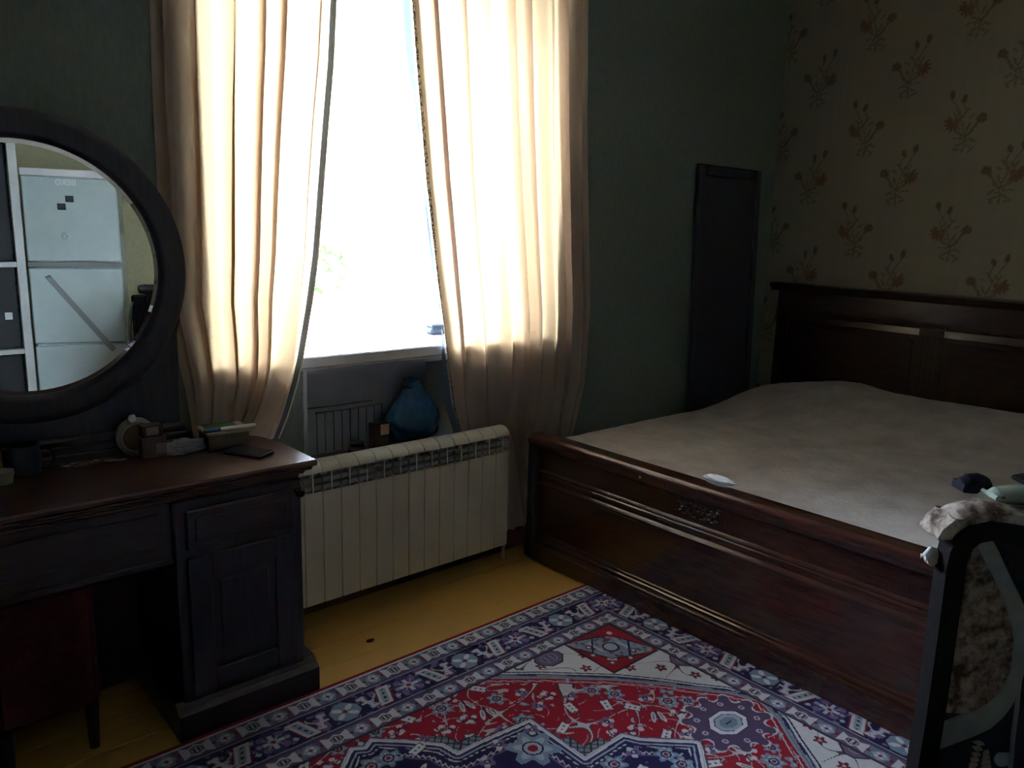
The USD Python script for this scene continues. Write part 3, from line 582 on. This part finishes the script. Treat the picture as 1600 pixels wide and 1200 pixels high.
# dark board leaning between bed and window wall
def board():
    t = thing('wooden_board', 'tall dark board leaning on the window wall behind the bed', 'board', (2.83, -.08, 0))
    x0, x1, H = 2.515, 3.140, 1.972
    tr = trimesh.transformations.rotation_matrix(math.radians(-1.9), [1, 0, 0], [0, -.105, 0])
    tr2 = trimesh.transformations.rotation_matrix(math.radians(-.6), [0, 1, 0], [2.83, 0, 0])
    def put(n, m, **k):
        m = arr(m).copy(); m.apply_transform(tr); obj(n, m, 'hazed_board_wood', t, **k)
    put('panel', box(x0+.01, x1-.01, -.098, -.078, .01, H-.01, .002))
    put('stile', box(x0, x0+.05, -.105, -.075, 0, H, .004)); put('stile', box(x1-.05, x1, -.105, -.075, 0, H, .004))
    put('rail', box(x0+.049, x1-.049, -.105, -.075, 0, .06, .004)); put('rail', box(x0+.049, x1-.049, -.105, -.075, H-.06, H, .004))
board()

# ---------------------------------------------------------------- rug: knotted pattern as one colour per knot
RX0, RX1, RYF, RYN, CYL, CXL = -1.70, 1.30, -.538, -2.562, -1.55, -.20
def rug():
    st = .0032
    xs = np.r_[np.arange(RX0, -1.0, .009), np.arange(-1.0, RX1+1e-6, st)]; ys = np.arange(RYF, RYN-1e-6, -st)
    Xg, Yg = np.meshgrid(xs, ys, indexing='ij'); C = np.zeros(Xg.shape+(3,))
    W, N, R, B, P, S = map(np.array, ((.59, .63, .70), (.022, .020, .085), (.29, .016, .038), (.19, .27, .38), (.115, .080, .175), (.34, .42, .54)))
    K = np.array((.04, .035, .05)); BR = np.array((.14, .06, .07))
    d = np.stack([RYF-Yg, RX1-Xg, Yg-RYN, Xg-RX0], 0); side = d.argmin(0); D = d.min(0)
    T = np.where(side % 2 == 0, Xg, -Yg-.98+(-.155))          # along-border coordinate (phase of the rosettes)
    Tg = np.where(side % 2 == 0, Xg+.07, -Yg-.98)
    def put(m, c): C[m] = c
    def guard(d0, d1):
        b = (D >= d0) & (D < d1); h = (d1-d0)/2; v = D-(d0+d1)/2
        t = (Tg+.044) % .176-.044                              # white blossom at 0, small rosette at .088
        put(b, P*.9+.02); a = np.abs(t); av = np.abs(v)
        put(b & (av < h*.92) & (np.abs(a-.044-.012) < .008), B*.8)
        put(b & (a < .046) & (av < h*(.45+.5*np.clip((a-.014)/.03, 0, 1))*.95), W*.92)
        put(b & (a < .030) & (av+a*.55 < h*.86), W*.92)
        put(b & (a < .021) & (av+a*.5 < h*.62), BR*.9+.02); put(b & (a < .016) & (av+a*.5 < h*.50), S*.75)
        put(b & (np.abs(a-.007) < .0035) & (av < h*.33), K); put(b & (a < .004) & (av < h*.33), W*.8)
        q = t-.088; a = np.abs(q)
        put(b & (a+av*.5 < .031) & (av < h*.86), B*.9); put(b & (a+av < .027), S)
        put(b & (np.abs(a-.009)+np.abs(av-.009) < .007), W); put(b & (a+av < .008), R)
        put(b & (np.abs(q+.036)+av < .008), R*.8); put(b & (np.abs(q-.036)+av < .008), R*.8)
    def lines(d0, cols, w):
        for k, c in enumerate(cols): put((D >= d0+k*w) & (D < d0+(k+1)*w), c)
    put(D < .5, N)
    put(D < .020, R); put((D >= .020) & (D < .029), W)
    guard(.029, .098); lines(.098, (P*.6, S*.7, P*.6), .0055)
    m0, m1 = .1145, .236; b = (D >= m0) & (D < m1); put(b, N); v = D-(m0+m1)/2; av = np.abs(v); h = (m1-m0)/2
    t = (T+.155+.249) % .498-.249; a = np.abs(t)               # light octagon at 0, star at +-.249
    put(b & (meshkit.noise(np.stack([Xg*70, Yg*70, Xg*0], -1), 4) > .70), P*1.6)
    # star rosette
    q = .249-a; put(b & (q+av < .075) & (q < .058), N*1.2+P*.35); put(b & ((q-.030)**2+(av-.030)**2 < .014**2), P*1.7); put(b & ((q-.045)**2+av**2 < .009**2), S*.8)
    put(b & (q < .0075) & (av < .036), W*.85); put(b & (av < .0075) & (q < .036), W*.85); put(b & (np.abs(q-av) < .004) & (q < .024), S); put(b & (q+av < .011), R)
    # leaf: slanted white parcel with dots, red outline
    l = a-.150+v*.35; al = np.abs(l)
    put(b & (al < .031) & (av < h*.88), R*.55+.02); put(b & (al < .024) & (av < h*.80), W*.92); put(b & (al < .0125) & (av < h*.62), S*.85); put(b & (al < .005) & (np.abs(av % .024-.012) < .005) & (av < h*.6), K)
    # squiggle
    s_ = a-.085; cur = .017*np.sin(v*62); hook = (np.abs(av-.030) < .0055) & (np.sign(v)*(s_) > -.004) & (np.abs(s_) < .026); stem = (np.abs(s_-cur*.4) < .0065) & (av < h*.62); bar = (np.abs(v) < .005) & (np.abs(s_) < .024); wide = ((np.abs(av-.030) < .0095) & (np.sign(v)*(s_) > -.008) & (np.abs(s_) < .030)) | ((np.abs(s_-cur*.4) < .011) & (av < h*.7)); put(b & wide, P*1.4+R*.12); put(b & (hook | stem | bar), W*.85)
    cur = -.014*np.sin(v*80+.8); put(b & (np.abs(a-.113-cur) < .004) & (av < h*.6), W*.7)
    put(b & (np.abs(a-.188)+np.abs(v-.03) < .012), W*.7); put(b & (np.abs(a-.19)+np.abs(v+.035) < .010), S)
    # octagon
    oc = np.maximum(np.maximum(a, av), (a+av)*.74); put(b & (oc < .056), K*.8); put(b & (oc < .051), B*1.05)
    for sx in (-1, 1):
        put(b & (((t-sx*.022)*.8+(v-sx*.018)*.6)**2/.018**2+((-(t-sx*.022)*.6+(v-sx*.018)*.8))**2/.010**2 < 1), W)
        put(b & (((t-sx*.022)*.8-(v+sx*.018)*.6)**2/.018**2+(((t-sx*.022)*.6+(v+sx*.018)*.8))**2/.010**2 < 1), W)
    put(b & (a+av < .010), R*.8)
    lines(.236, (S*.7, P*.6, P*.9), .006)
    guard(.254, .314); lines(.314, (P*.5, K), .005)
    # ---- field
    F = D >= .324; put(F, W*.95)
    Xm, Ym = np.abs(Xg-CXL), np.abs(Yg-CYL)                    # quarter symmetry
    def ip(pts): return np.array([(abs(x-CXL), abs(y-CYL)) for x, y in pts])
    def inside(poly):
        out = np.zeros(Xg.shape, bool); p = np.array(poly)
        for (x1, y1), (x2, y2) in zip(p, np.roll(p, -1, 0)):
            if y1 == y2: continue
            out ^= ((Ym >= min(y1, y2)) & (Ym < max(y1, y2)) & (Xm < (x2-x1)*(Ym-y1)/(y2-y1)+x1))
        return out
    def dist(pts):
        best = np.full(Xg.shape, 9.)
        for (a_, b_), (c_, d_) in zip(pts[:-1], pts[1:]):
            L = (c_-a_)**2+(d_-b_)**2+1e-12; k_ = np.clip(((Xm-a_)*(c_-a_)+(Ym-b_)*(d_-b_))/L, 0, 1)
            best = np.minimum(best, np.hypot(Xm-a_-k_*(c_-a_), Ym-b_-k_*(d_-b_)))
        return best
    edge = ip([(.33, -.855), (.493, -.982), (.685, -1.154), (.80, -1.285), (.865, -1.375), (.93, -1.455), (.975, -1.55)])
    redp = np.vstack([[(0, .72)], [(.53, .72)], edge, [(1.175, 0), (0, 0)]]); red = inside(redp) & F
    de = dist(edge); wig = de+.003*np.sin((Xm+Ym)*2*math.pi/.024)
    put(F & (de < .040) & ~red, S*.75); put(F & (np.abs(wig-.024) < .0045) & ~red, N*1.3); put(F & (np.abs(de-.041) < .003) & ~red, N*1.3); put(F & (np.abs(de-.034) < .004) & ~red, W*.9); put(F & (np.abs(de-.012) < .004) & ~red, B*.8)
    # white spandrel: vines and red blossoms
    wh = F & ~red & (de > .055); rng = np.random.default_rng(3)
    vx = np.abs(np.sin(Xm*24+np.sin(Ym*31)*1.4)*.5+np.sin(Ym*22+Xm*9)*.5); put(wh & (vx < .028), K*2)
    def spot(cx, cy, fn, r=.06, mask=None):
        mask = F if mask is None else mask
        i0, i1 = np.searchsorted(xs, [cx-r, cx+r]); j0, j1 = np.searchsorted(-ys, [-cy-r, -cy+r])
        if i1 > i0 and j1 > j0: fn(Xg[i0:i1, j0:j1]-cx, Yg[i0:i1, j0:j1]-cy, C[i0:i1, j0:j1], mask[i0:i1, j0:j1])
    def mirror4(px, py, fn, r=.06, mask=None):
        for sx in (1, -1):
            for sy in (1, -1):
                cx, cy = CXL+sx*abs(px-CXL), CYL+sy*abs(py-CYL)
                spot(cx, cy, lambda u, v_, c, f, sx=sx, sy=sy: fn(u*sx, v_*sy, c, f), r, mask)
    def blossom(col, c2, s=1.):
        def fn(u, v_, c, f):
            rr = np.hypot(u, v_)/s; th = np.arctan2(v_, u)
            c[f & (rr < .021*(1+.32*np.cos(5*th)))] = K; c[f & (rr < .017*(1+.35*np.cos(5*th)))] = col; c[f & (rr < .007)] = c2
        return fn
    for px, py in ((.66, -1.03), (.88, -1.20), (.94, -1.31), (.54, -.915), (.79, -1.13), (.985, -1.37), (.72, -.96)): mirror4(px, py, blossom(R, S, .85))
    def steps(u, v_, c, f):
        o = np.maximum(np.maximum(np.abs(u)*1.0, np.abs(v_)*1.25), (np.abs(u)+np.abs(v_))*.8); c[f & (o < .062)] = K; c[f & (o < .056)] = P*1.1+.02
        c[f & (np.abs(o-.034) < .003)] = S*.6; c[f & (np.abs(np.abs(u)-.012) < .003) & (np.abs(v_) < .02)] = S*.7
    mirror4(.60, -.895, steps, .09); mirror4(1.0, -1.215, steps, .09); mirror4(1.0, -1.46, lambda u, v_, c, f: c.__setitem__(f & (np.abs(u)+np.abs(v_)*1.4 < .04), B*.8), .07)
    def corner(u, v_, c, f):
        au, avv = np.abs(u), np.abs(v_)
        sq = np.maximum(au, avv); c[f & (sq < .128)] = R
        c[f & (np.abs(sq-.128) < .005)] = K
        o = np.abs(u+v_)*.8+np.abs(u-v_)*.35
        c[f & (o < .10) & (sq < .115)] = B; c[f & (np.abs(o-.10) < .006) & (sq < .115)] = K
        tt = meshkit.noise(np.stack([u*70, v_*70, u*0], -1), 17); c[f & (sq < .123) & (tt > .72)] = BR; c[f & (o < .092) & (tt < .27)] = S*.85; c[f & (o < .06) & (np.abs(np.abs(u)-.05) < .004)] = W*.9; c[f & (np.abs(np.abs(u-v_)-.10) < .005) & (o < .095)] = N
        for q_ in range(4): a_, b_ = (-.055, .055)[q_ % 2], (-.055, .055)[q_//2]; m_ = f & (np.abs(u-a_)+np.abs(v_-b_) < .026) & (o > .1) & (sq < .12); c[m_] = W*.85; c[f & (np.abs(u-a_)+np.abs(v_-b_) < .012) & (o > .1) & (sq < .12)] = B
        c[f & (np.hypot(u, v_) < .03)] = S; c[f & (np.abs(np.hypot(u, v_)-.03) < .004)] = N
        c[f & (np.hypot(u-.075, v_-.075) < .030)] = R*1.1; c[f & (np.hypot(u-.075, v_-.075) < .012)] = W
        for (a_, b_) in ((-.07, .05), (.05, -.07), (-.08, -.08), (-.1, .0), (.0, -.1)): c[f & (np.hypot(u-a_, v_-b_) < .014)] = BR; c[f & (np.hypot(u-a_, v_-b_) < .007)] = W
    mirror4(.845, -.985, corner, .14)
    # red ground: scattered blossoms, stems, leaves
    put(red, R)
    put(red & (np.abs(de-.016) < .006) & (np.sin((Xm*1.2+Ym)*2*math.pi/.016) > .1), W*.8)
    th = np.sin(Xm*19+1.5*np.sin(Ym*17+1))+np.sin(Ym*23+1.2*np.sin(Xm*13)); put(red & (np.abs(th) < .085) & (de > .03), K*1.2); put(red & (np.abs(th) < .05) & (de > .03), W*.8)
    cl_ = np.sin(Xm*58+2.2*np.sin(Ym*41))+np.sin(Ym*63+2.0*np.sin(Xm*37)); tw = meshkit.noise(np.stack([Xm*26, Ym*26, Xm*0], -1), 21)
    put(red & (np.abs(cl_) < .13) & (tw > .55) & (de > .03), W*.72); put(red & (np.abs(cl_) > 1.72) & (tw < .42), B*.9); put(red & (np.abs(cl_) > 1.86) & (tw < .42), S)
    pts, rg = [], np.random.default_rng(12)
    for _ in range(900):
        px, py = rg.uniform(CXL, 1.0), rg.uniform(-1.55, -.86)
        if all((px-a_)**2+(py-b_)**2 > .066**2 for a_, b_, _k in pts): pts.append((px, py, rg.integers(0, 5)))
    save_ = red.copy()
    def deco(kind, ang, s):
        def fn(u, v_, c, f):
            ca, sa = math.cos(ang), math.sin(ang); u, v2 = u*ca+v_*sa, -u*sa+v_*ca; r_ = np.hypot(u, v2); th_ = np.arctan2(v2, u)
            if kind == 0: c[f & (r_ < s*(.030+.007*np.cos(6*th_)))] = B; c[f & (r_ < s*(.020+.006*np.cos(6*th_)))] = S; c[f & (np.abs(r_-s*.013) < .003)] = N; c[f & (r_ < s*.007)] = R
            if kind == 1:
                for k_ in range(5): c[f & (np.hypot((u-.012*k_+.028), (v2-.016*math.sin(k_*1.9))) < .0095)] = W*.9
                c[f & (np.abs(v2-.008*np.sin(u*120)) < .003) & (np.abs(u) < .035)] = N
            if kind == 2:
                for s2 in (-1, 1): c[f & ((u-.004)**2/.028**2+(v2-s2*(.014+.2*u))**2/.0085**2 < 1)] = W*.9; c[f & (u**2/.018**2+(v2-s2*(.014+.2*u))**2/.004**2 < 1)] = S*.6
                c[f & (np.abs(v2) < .003) & (np.abs(u) < .035)] = K
            if kind == 3: c[f & (np.abs(u) < .030) & (np.abs(v2) < .017)] = K; c[f & (np.abs(u) < .027) & (np.abs(v2) < .014)] = W; c[f & (np.hypot(np.abs(u % .018-.009), v2) < .0045)] = B*.5
            if kind == 4:
                for k_ in range(5):
                    a5 = k_*1.2566; c[f & (np.hypot(u-.017*math.cos(a5), v2-.017*math.sin(a5)) < .010)] = W*.85 if k_ % 2 else P*1.5
                c[f & (r_ < .010)] = N; c[f & (r_ < .005)] = S
        return fn
    for px, py, kd in pts:
        if ((px-.79)**2+(py+1.54)**2) < .15**2: continue
        mirror4(px, py, deco(int(kd), rg.uniform(0, 6.3), rg.uniform(.85, 1.2)), .05, save_ & (de > .028))
    # light octagon near the tip of the red ground, with a dark frilled ground
    def octo(u, v_, c, f):
        r_ = np.hypot(u*.9, v_); th_ = np.arctan2(v_, u); fr_ = .128+.018*np.sign(np.sin(th_*11))*np.abs(np.sin(th_*11))**.5
        c[f & (r_ < fr_+.008)] = W*.85; c[f & (r_ < fr_)] = P*.75
        for k_ in range(9):
            a9 = k_*.698+.2; c[f & (np.hypot(u-.108*math.cos(a9), v_-.098*math.sin(a9)) < .011)] = S; c[f & (np.hypot(u-.108*math.cos(a9), v_-.098*math.sin(a9)) < .005)] = R
        o = np.maximum(np.maximum(np.abs(u), np.abs(v_)*1.35), (np.abs(u)+np.abs(v_)*1.2)*.75)
        c[f & (o < .076)] = K; c[f & (o < .072)] = W; c[f & (o < .055)] = K; c[f & (o < .051)] = S*.9; c[f & (o < .034)] = B*.85; c[f & (np.abs(u) < .016) & (np.abs(v_) < .003)] = K
    spot(.79, -1.55, octo, .17); spot(2*CXL-.79, -1.55, octo, .17)
    C[F & ~save_ & (de < .045)] = C[F & ~save_ & (de < .045)]
    # ---- navy medallion
    med = ip([(-.2, -.915), (-.165, -.893), (-.09, -.962), (-.008, -1.05), (.004, -1.113), (.06, -1.113), (.16, -1.12), (.287, -1.132), (.289, -1.378), (.467, -1.373), (.494, -1.423), (.560, -1.485), (.613, -1.534), (.625, -1.55)])
    mp = inside(np.vstack([med, [(0, 0)]])) & F; dm = dist(med)
    nt = ip([(.004, -1.10), (.30, -1.372), (-.20, -.93)]); near = np.minimum(np.hypot(Xm-nt[0, 0], Ym-nt[0, 1]), np.hypot(Xm-nt[1, 0], Ym-nt[1, 1])) < .105
    lat = F & (dm < .042) & ~mp & red & near; put(lat, B*.9); put(lat & ((np.abs((Xm+Ym) % .030-.015) < .0036) | (np.abs((Xm-Ym) % .030-.015) < .0036)), K); put(lat & (dm > .037), K)
    put(F & (dm < .014) & ~mp & ~near, P*.8)
    put(mp, N); put(F & (dm < .0075), W); put(F & (dm < .0045) & ~mp, W*.7); put(mp & (np.abs(dm-.0135) < .004), N*1.5); put(mp & (np.abs(dm-.021) < .0032), S); put(mp & (np.abs(dm-.036) < .0032) & (np.sin((Xm+.7*Ym)*2*math.pi/.022) > -.2), W*.85)
    tooth = np.abs(((Xm-Ym) % .026)-.013)*.9; put(mp & (np.abs(dm-.058-tooth) < .0035), W*.75); put(mp & (np.abs(dm-.075) < .0028), P*1.4)
    F2 = F & mp
    def inmed(fn):
        return fn
    for (px, py, kd, s) in ((.20, -1.24, 0, 2.4), (.05, -1.20, 4, 1), (-.08, -1.02, 3, 1), (-.02, -1.27, 0, 1.3), (.12, -1.36, 4, 1), (.22, -1.42, 2, 1), (.34, -1.45, 0, 1.2), (.43, -1.45, 4, 1), (.50, -1.52, 0, 1.1), (.22, -1.53, 0, 2.0),
                            (-.17, -1.0, 0, 1.2), (-.12, -1.12, 2, 1), (-.2, -1.3, 0, 2.2), (.06, -1.45, 3, 1), (.26, -1.17, 4, .9), (.13, -1.16, 4, .9), (.38, -1.52, 3, 1), (-.05, -1.45, 0, 1.6)):
        mirror4(px, py, deco(kd, .3, s), .08 if s > 1.5 else .055)
    C *= (.86+.28*meshkit.noise(np.stack([Xg*5, Yg*5, Xg*0], -1), 9)*.6+.12*meshkit.noise(np.stack([Xg*260, Yg*260, Xg*0], -1), 6))[..., None]
    Zg = .0095+.0012*(meshkit.noise(np.stack([Xg*14, Yg*14, Xg*0], -1), 7)-.5)
    Zg = np.where(D < .004, .001, Zg)
    m = grid(Xg, Yg, Zg, flip=True)
    if m.face_normals[len(m.faces)//2, 2] < 0: m.invert()
    return m, C.reshape(-1, 3)
rm, rc = rug()
obj('rug', rm, 'rug_pile', None, True, 'red and navy oriental rug with a wide patterned border on the floor', 'rug', colors=rc)
t = thing('paper_scrap', 'tiny dark red scrap on the plank floor by the rug', 'scrap', (.155, -.31, 0))
obj('scrap', crumple((.155, -.36, .003), (.035, .02, .007), 41, .3, 2, 0.0005), 'maroon_cloth', t)

# ---------------------------------------------------------------- chair with clothes, right foreground
CP = np.array([.249, -2.345, 0]); CS = np.array([.749, -.663, 0]); CN = np.array([.663, .749, 0])
def chair():
    t = thing('chair', 'black framed chair with a navy printed back at the right edge of the view', 'chair', tuple(CP+CS*.17+CN*.1))
    def place(poly, n0, n1):
        """outline in (s, z) on the chair back plane, thickness along the plane normal"""
        m = extr(poly, n1-n0); v = m.vertices.copy(); m.vertices = CP+v[:, :1]*CS+np.c_[v[:, 0]*0, v[:, 0]*0, v[:, 1]]+(n0+v[:, 2:])*CN; m.fix_normals(); return m
    def P(s, z, n): return CP+s*CS+n*CN+np.array([0, 0, z])
    out = [(-.052, .30), (-.052, .56), (-.050, .68), (-.050, .80), (-.051, .906), (-.052, 1.0), (-.049, 1.025), (-.040, 1.050), (-.015, 1.075), (.02, 1.084), (.086, 1.076), (.17, 1.074), (.26, 1.076)]
    out += [(.34-a, b) for a, b in out[::-1][2:]]
    outer = Polygon(out); inner = outer.buffer(-.036)
    fr_ = place(outer.difference(inner), -.012, .03); obj('frame', fr_, 'black_cloth', t, label='black padded rim of the chair back')
    obj('backrest', place(outer.buffer(-.03), .0, .024), 'navy_cloth', t, label='navy cloth back panel')
    band = [(.018, 1.062), (.045, 1.02), (.071, .975), (.093, .94), (.109, .911), (.118, .878), (.121, .846), (.125, .81), (.127, .779), (.123, .742), (.115, .711), (.10, .683), (.081, .661), (.055, .645), (.029, .632), (-.012, .613)]
    band2 = [(-.015, .664), (.022, .683), (.042, .692), (.057, .702), (.075, .718), (.088, .737), (.098, .76), (.104, .785), (.102, .815), (.099, .845), (.09, .878), (.077, .91), (.061, .943), (.042, .974), (.02, 1.01), (-.004, 1.046)]
    bp = Polygon(band+band2).buffer(.002).intersection(outer.buffer(-.02)); obj('curved_band', place(bp, -.0045, .004), 'grey_band', t, label='wide curved grey-green band')
    pp = Polygon([(-.012, .69), (.022, .688)]+band2[2:]+[(-.012, .99), (-.014, .85)]).buffer(-.002)
    def plush():
        m = place(pp, -.003, .003); m = m.subdivide_to_size(.008); v = m.vertices; q = meshkit.fbm(v*60, 3, 4)-.5; front = ((v-CP)@CN) < 0
        m.vertices = v-CN*(np.where(front, .006*q+.002, 0))[:, None]; return m
    obj('plush_patch', plush(), 'plush', t, 40, label='mottled brown plush patch inside the band')
    fern = [place(Polygon([(.052+.003*k, .560+.012*k), (.066+.002*k, .563+.012*k), (.068, .569+.012*k), (.055, .568+.012*k)]).buffer(.0015), -.002, .002) for k in range(6)]
    fern += [place(Polygon([(.078, .556+.011*k), (.10-.003*k, .560+.011*k), (.098-.003*k, .567+.011*k), (.079, .564+.011*k)]).buffer(.0012), -.002, .002) for k in range(5)]
    obj('fern_print', fern, 'print_pale', t, False, label='pale printed fern leaf')
    obj('flower_print', place(Point(.118, .592).buffer(.017).intersection(Polygon([(.09, .56), (.15, .56), (.15, .606), (.09, .606)])), -.002, .002), 'print_blue', t, False, label='pale blue printed petals')
    obj('flower_print', place(Point(.055, .535).buffer(.016), -.002, .002), 'print_blue', t, False, label='pale blue printed petals')
    obj('seam_tape', place(LineString([(.124, .76), (.128, .70), (.130, .64), (.136, .56), (.14, .45)]).buffer(.004), -.0035, .002), 'grey_band', t, False, label='thin grey seam tape')
    obj('seat', place(Polygon([(-.03, .42), (.37, .42), (.37, .47), (-.03, .47)]).buffer(.004), -.42, -.016), 'navy_cloth', t)
    for s in (-.03, .37):
        obj('leg', tube(smoothpath([P(s, .9, .018), P(s, .45, .02), P(s, .012, .06)], 14), .011, 10), 'black_plastic', t)
        obj('leg', tube(smoothpath([P(s, .43, -.38), P(s, .2, -.40), P(s, .012, -.42)], 10), .011, 10), 'black_plastic', t)
    # clothes heaped on the top of the chair
    def heap(name, pts, thick, mat_, lab, cat_, n0, seed, bump=.01):
        q = Polygon(pts).buffer(.008).buffer(-.003); m = place(q, n0, n0+thick).subdivide_to_size(.009); v = m.vertices
        c = v.mean(0); dn = (v-CP)@CN-(n0+thick/2); e = np.abs(dn)/(thick/2)
        v = v+np.array([0, 0, -1])*(.012*e**2*(v[:, 2] > c[2]))[:, None]; f_ = meshkit.fbm(v*22+seed, 3, seed)-.5
        m.vertices = v+np.stack([f_, meshkit.fbm(v*25+9, 3, seed)-.5, f_*.8], 1)*bump*2; obj(name, m, mat_, None, True, lab, cat_)
    ring_ = outer.buffer(.024).difference(outer.buffer(.0085)).intersection(Polygon([(-.2, 1.045), (.33, 1.06), (.33, 1.3), (-.2, 1.3)]))
    heap('throw', list(ring_.exterior.coords), .07, 'patterned_throw', 'brown and cream patterned throw folded over the chair top', 'throw', -.006, 6, .004)
    heap('towel', [(.045, 1.118), (.075, 1.113), (.27, 1.113), (.27, 1.132), (.14, 1.134), (.085, 1.131), (.055, 1.127)], .05, 'green_cloth', 'pale green towel heaped on the patterned throw', 'towel', .02, 8, .003)
    heap('cloth_bundle', [(.018, 1.112), (.040, 1.112), (.066, 1.130), (.05, 1.136), (.03, 1.134), (.02, 1.126)], .04, 'navy_cloth', 'small dark navy cloth bundle beside the pale green towel', 'cloth', .082, 3, .003)
    heap('folded_cloth', [(.10, 1.146), (.26, 1.147), (.26, 1.165), (.17, 1.162), (.12, 1.150)], .04, 'black_cloth', 'black folded cloth on top of the heap of clothes', 'cloth', .03, 5, .003)
    heap('cloth_scrap', [(-.062, .985), (-.056, .99), (-.056, 1.01), (-.062, 1.012), (-.070, 1.0)], .02, 'tissue', 'small white cloth scrap hanging beside the rim of the chair back', 'cloth', .02, 15, .002)
chair()

# ---------------------------------------------------------------- behind the camera, seen in the mirror
def fridge():
    L = np.array([-.175, -3.80]); Rr_ = np.array([.385, -3.61]); W_ = float(np.linalg.norm(Rr_-L)); ang = math.atan2(Rr_[1]-L[1], Rr_[0]-L[0]); mid = (L+Rr_)/2
    t = thing('fridge', 'tall pale grey fridge seen in the mirror', 'fridge', (mid[0], mid[1], 0), rotz=math.degrees(ang))
    h, D_ = 1.89, .62
    o = lambda n, m, mt_, **k: obj(n, m, mt_, t, local=True, **k)
    o('body', [box(-W_/2, W_/2, -D_, -.05, .03, h, .012), box(-W_/2+.02, W_/2-.02, -.05, -.03, .05, h-.03, 0)], 'fridge_white')
    o('top_trim', box(-W_/2-.004, W_/2+.004, -D_, .006, h-.04, h+.012, .006), 'sill_paint', label='bright white top edge')
    for z0, z1 in ((.05, .655), (.672, 1.215), (1.262, h-.045)): o('door', box(-W_/2, W_/2, -.032, 0, z0, z1, .008), 'fridge_white')
    o('handle_strip', box(-W_/2, W_/2+.004, -.03, .004, 1.220, 1.258, .003), 'fridge_trim', label='dark grey grip strip between the doors')
    tape = Polygon([(-.20, 1.15), (-.165, 1.165), (.225, .625), (.195, .60)]); o('tape', plate_xz(tape, 0, .0015), 'fridge_trim', label='grey strip stuck slanting across the door')
    for (x, z) in ((-.005, 1.70), (-.058, 1.645)): o('magnet', box(x-.026, x+.026, 0, .006, z-.022, z+.022, .002), 'seam_dark', label='square black magnet')
    o('dent', lathe([(0, -.004), (.006, -.003), (.014, -.012), (.022, -.008), (.032, 0)], (-.045, 0.0, 1.44), 20, 'y'), 'fridge_white', label='round dented knob on the upper door')
    tx = meshkit.text_mesh('BEKO', .036, .002, True); v = tx.vertices.copy(); w = v[:, 0].max()
    tx.vertices = np.stack([-(v[:, 0]-w/2)-.02, .002-v[:, 2]*-1-.002, v[:, 1]+1.795], 1); tx.fix_normals(); o('badge', tx, 'sill_paint', label='white raised lettering on the fridge door', smooth=False)
    for x in (-.24, .24):
        for yy in (-.1, -.55): o('foot', lathe([(0, 0), (.02, 0), (.02, .035), (0, .035)], (x, yy, 0), 12), 'black_plastic')
fridge()
t = thing('shelving_unit', 'white open shelving unit with a dark inside left of the fridge', 'shelving', (-.62, -3.95, 0))
for x in (-.255, -1.02): obj('upright', box(x, x+.055, -4.1, -3.72, 0, 2.10, .003), 'white_paint', t)
for z in (.02, .62, 1.225, 2.06): obj('shelf', box(-.97, -.25, -4.1, -3.725, z, z+.035, .003), 'white_paint', t)
obj('back', box(-1.0, -.22, -4.12, -4.1, .02, 2.09, 0), 'shelf_dark', t, False)
obj('dark_door', [box(-.962, -.26, -3.80, -3.78, .66, 1.222, .002), box(-.962, -.26, -3.80, -3.78, 1.262, 2.055, .002), box(-.962, -.26, -3.80, -3.78, .06, .618, .002)], 'shelf_dark', t)
t = thing('paper_note', 'small white note stuck inside the dark shelving', 'note', (-.3, -3.778, .85))
obj('sheet', box(-.345, -.30, -3.7795, -3.777, .86, .91, 0), 'white_plastic', t, False)
t = thing('folding_chair', 'chrome folding chair with a dark seat beside the fridge, seen in the mirror', 'chair', (.62, -3.35, 0))
for x in (.36, .80):
    obj('side_tube', tube(smoothpath([(x, -3.20, 0.012), (x-.01, -3.26, .5), (x, -3.36, .92), (x+.03, -3.38, 1.0)], 24), .013, 10), 'chrome', t); obj('rear_tube', tube([(x, -3.55, .012), (x, -3.36, .45), (x, -3.27, .6)], .012, 10), 'chrome', t)
obj('seat', box(.37, .79, -3.50, -3.20, .45, .49, .012), 'black_cloth', t); obj('backrest', box(.375, .80, -3.40, -3.36, .70, 1.04, .012), 'black_cloth', t)
obj('jacket', crumple((.62, -3.318, .92), (.42, .07, .36), 51, .2, 3), 'black_cloth', None, True, 'dark jacket hung over the back of the folding chair', 'jacket')
t = thing('hairdryer', 'black hairdryer with a red ring resting on the folding chair back', 'hairdryer', (.48, -3.38, 1.11))
obj('barrel', lathe([(0, 0), (.028, 0), (.034, .02), (.034, .10), (.028, .15), (0, .15)], (.43, -3.38, 1.078), 18, 'x'), 'black_plastic', t); obj('ring', lathe([(.034, 0), (.036, 0), (.036, .008), (.034, .008)], (.47, -3.38, 1.078), 18, 'x'), 'maroon_cloth', t)
obj('handle', tube([(.52, -3.39, 1.07), (.54, -3.43, 1.05), (.56, -3.47, 1.01)], .014, 10), 'black_plastic', t)
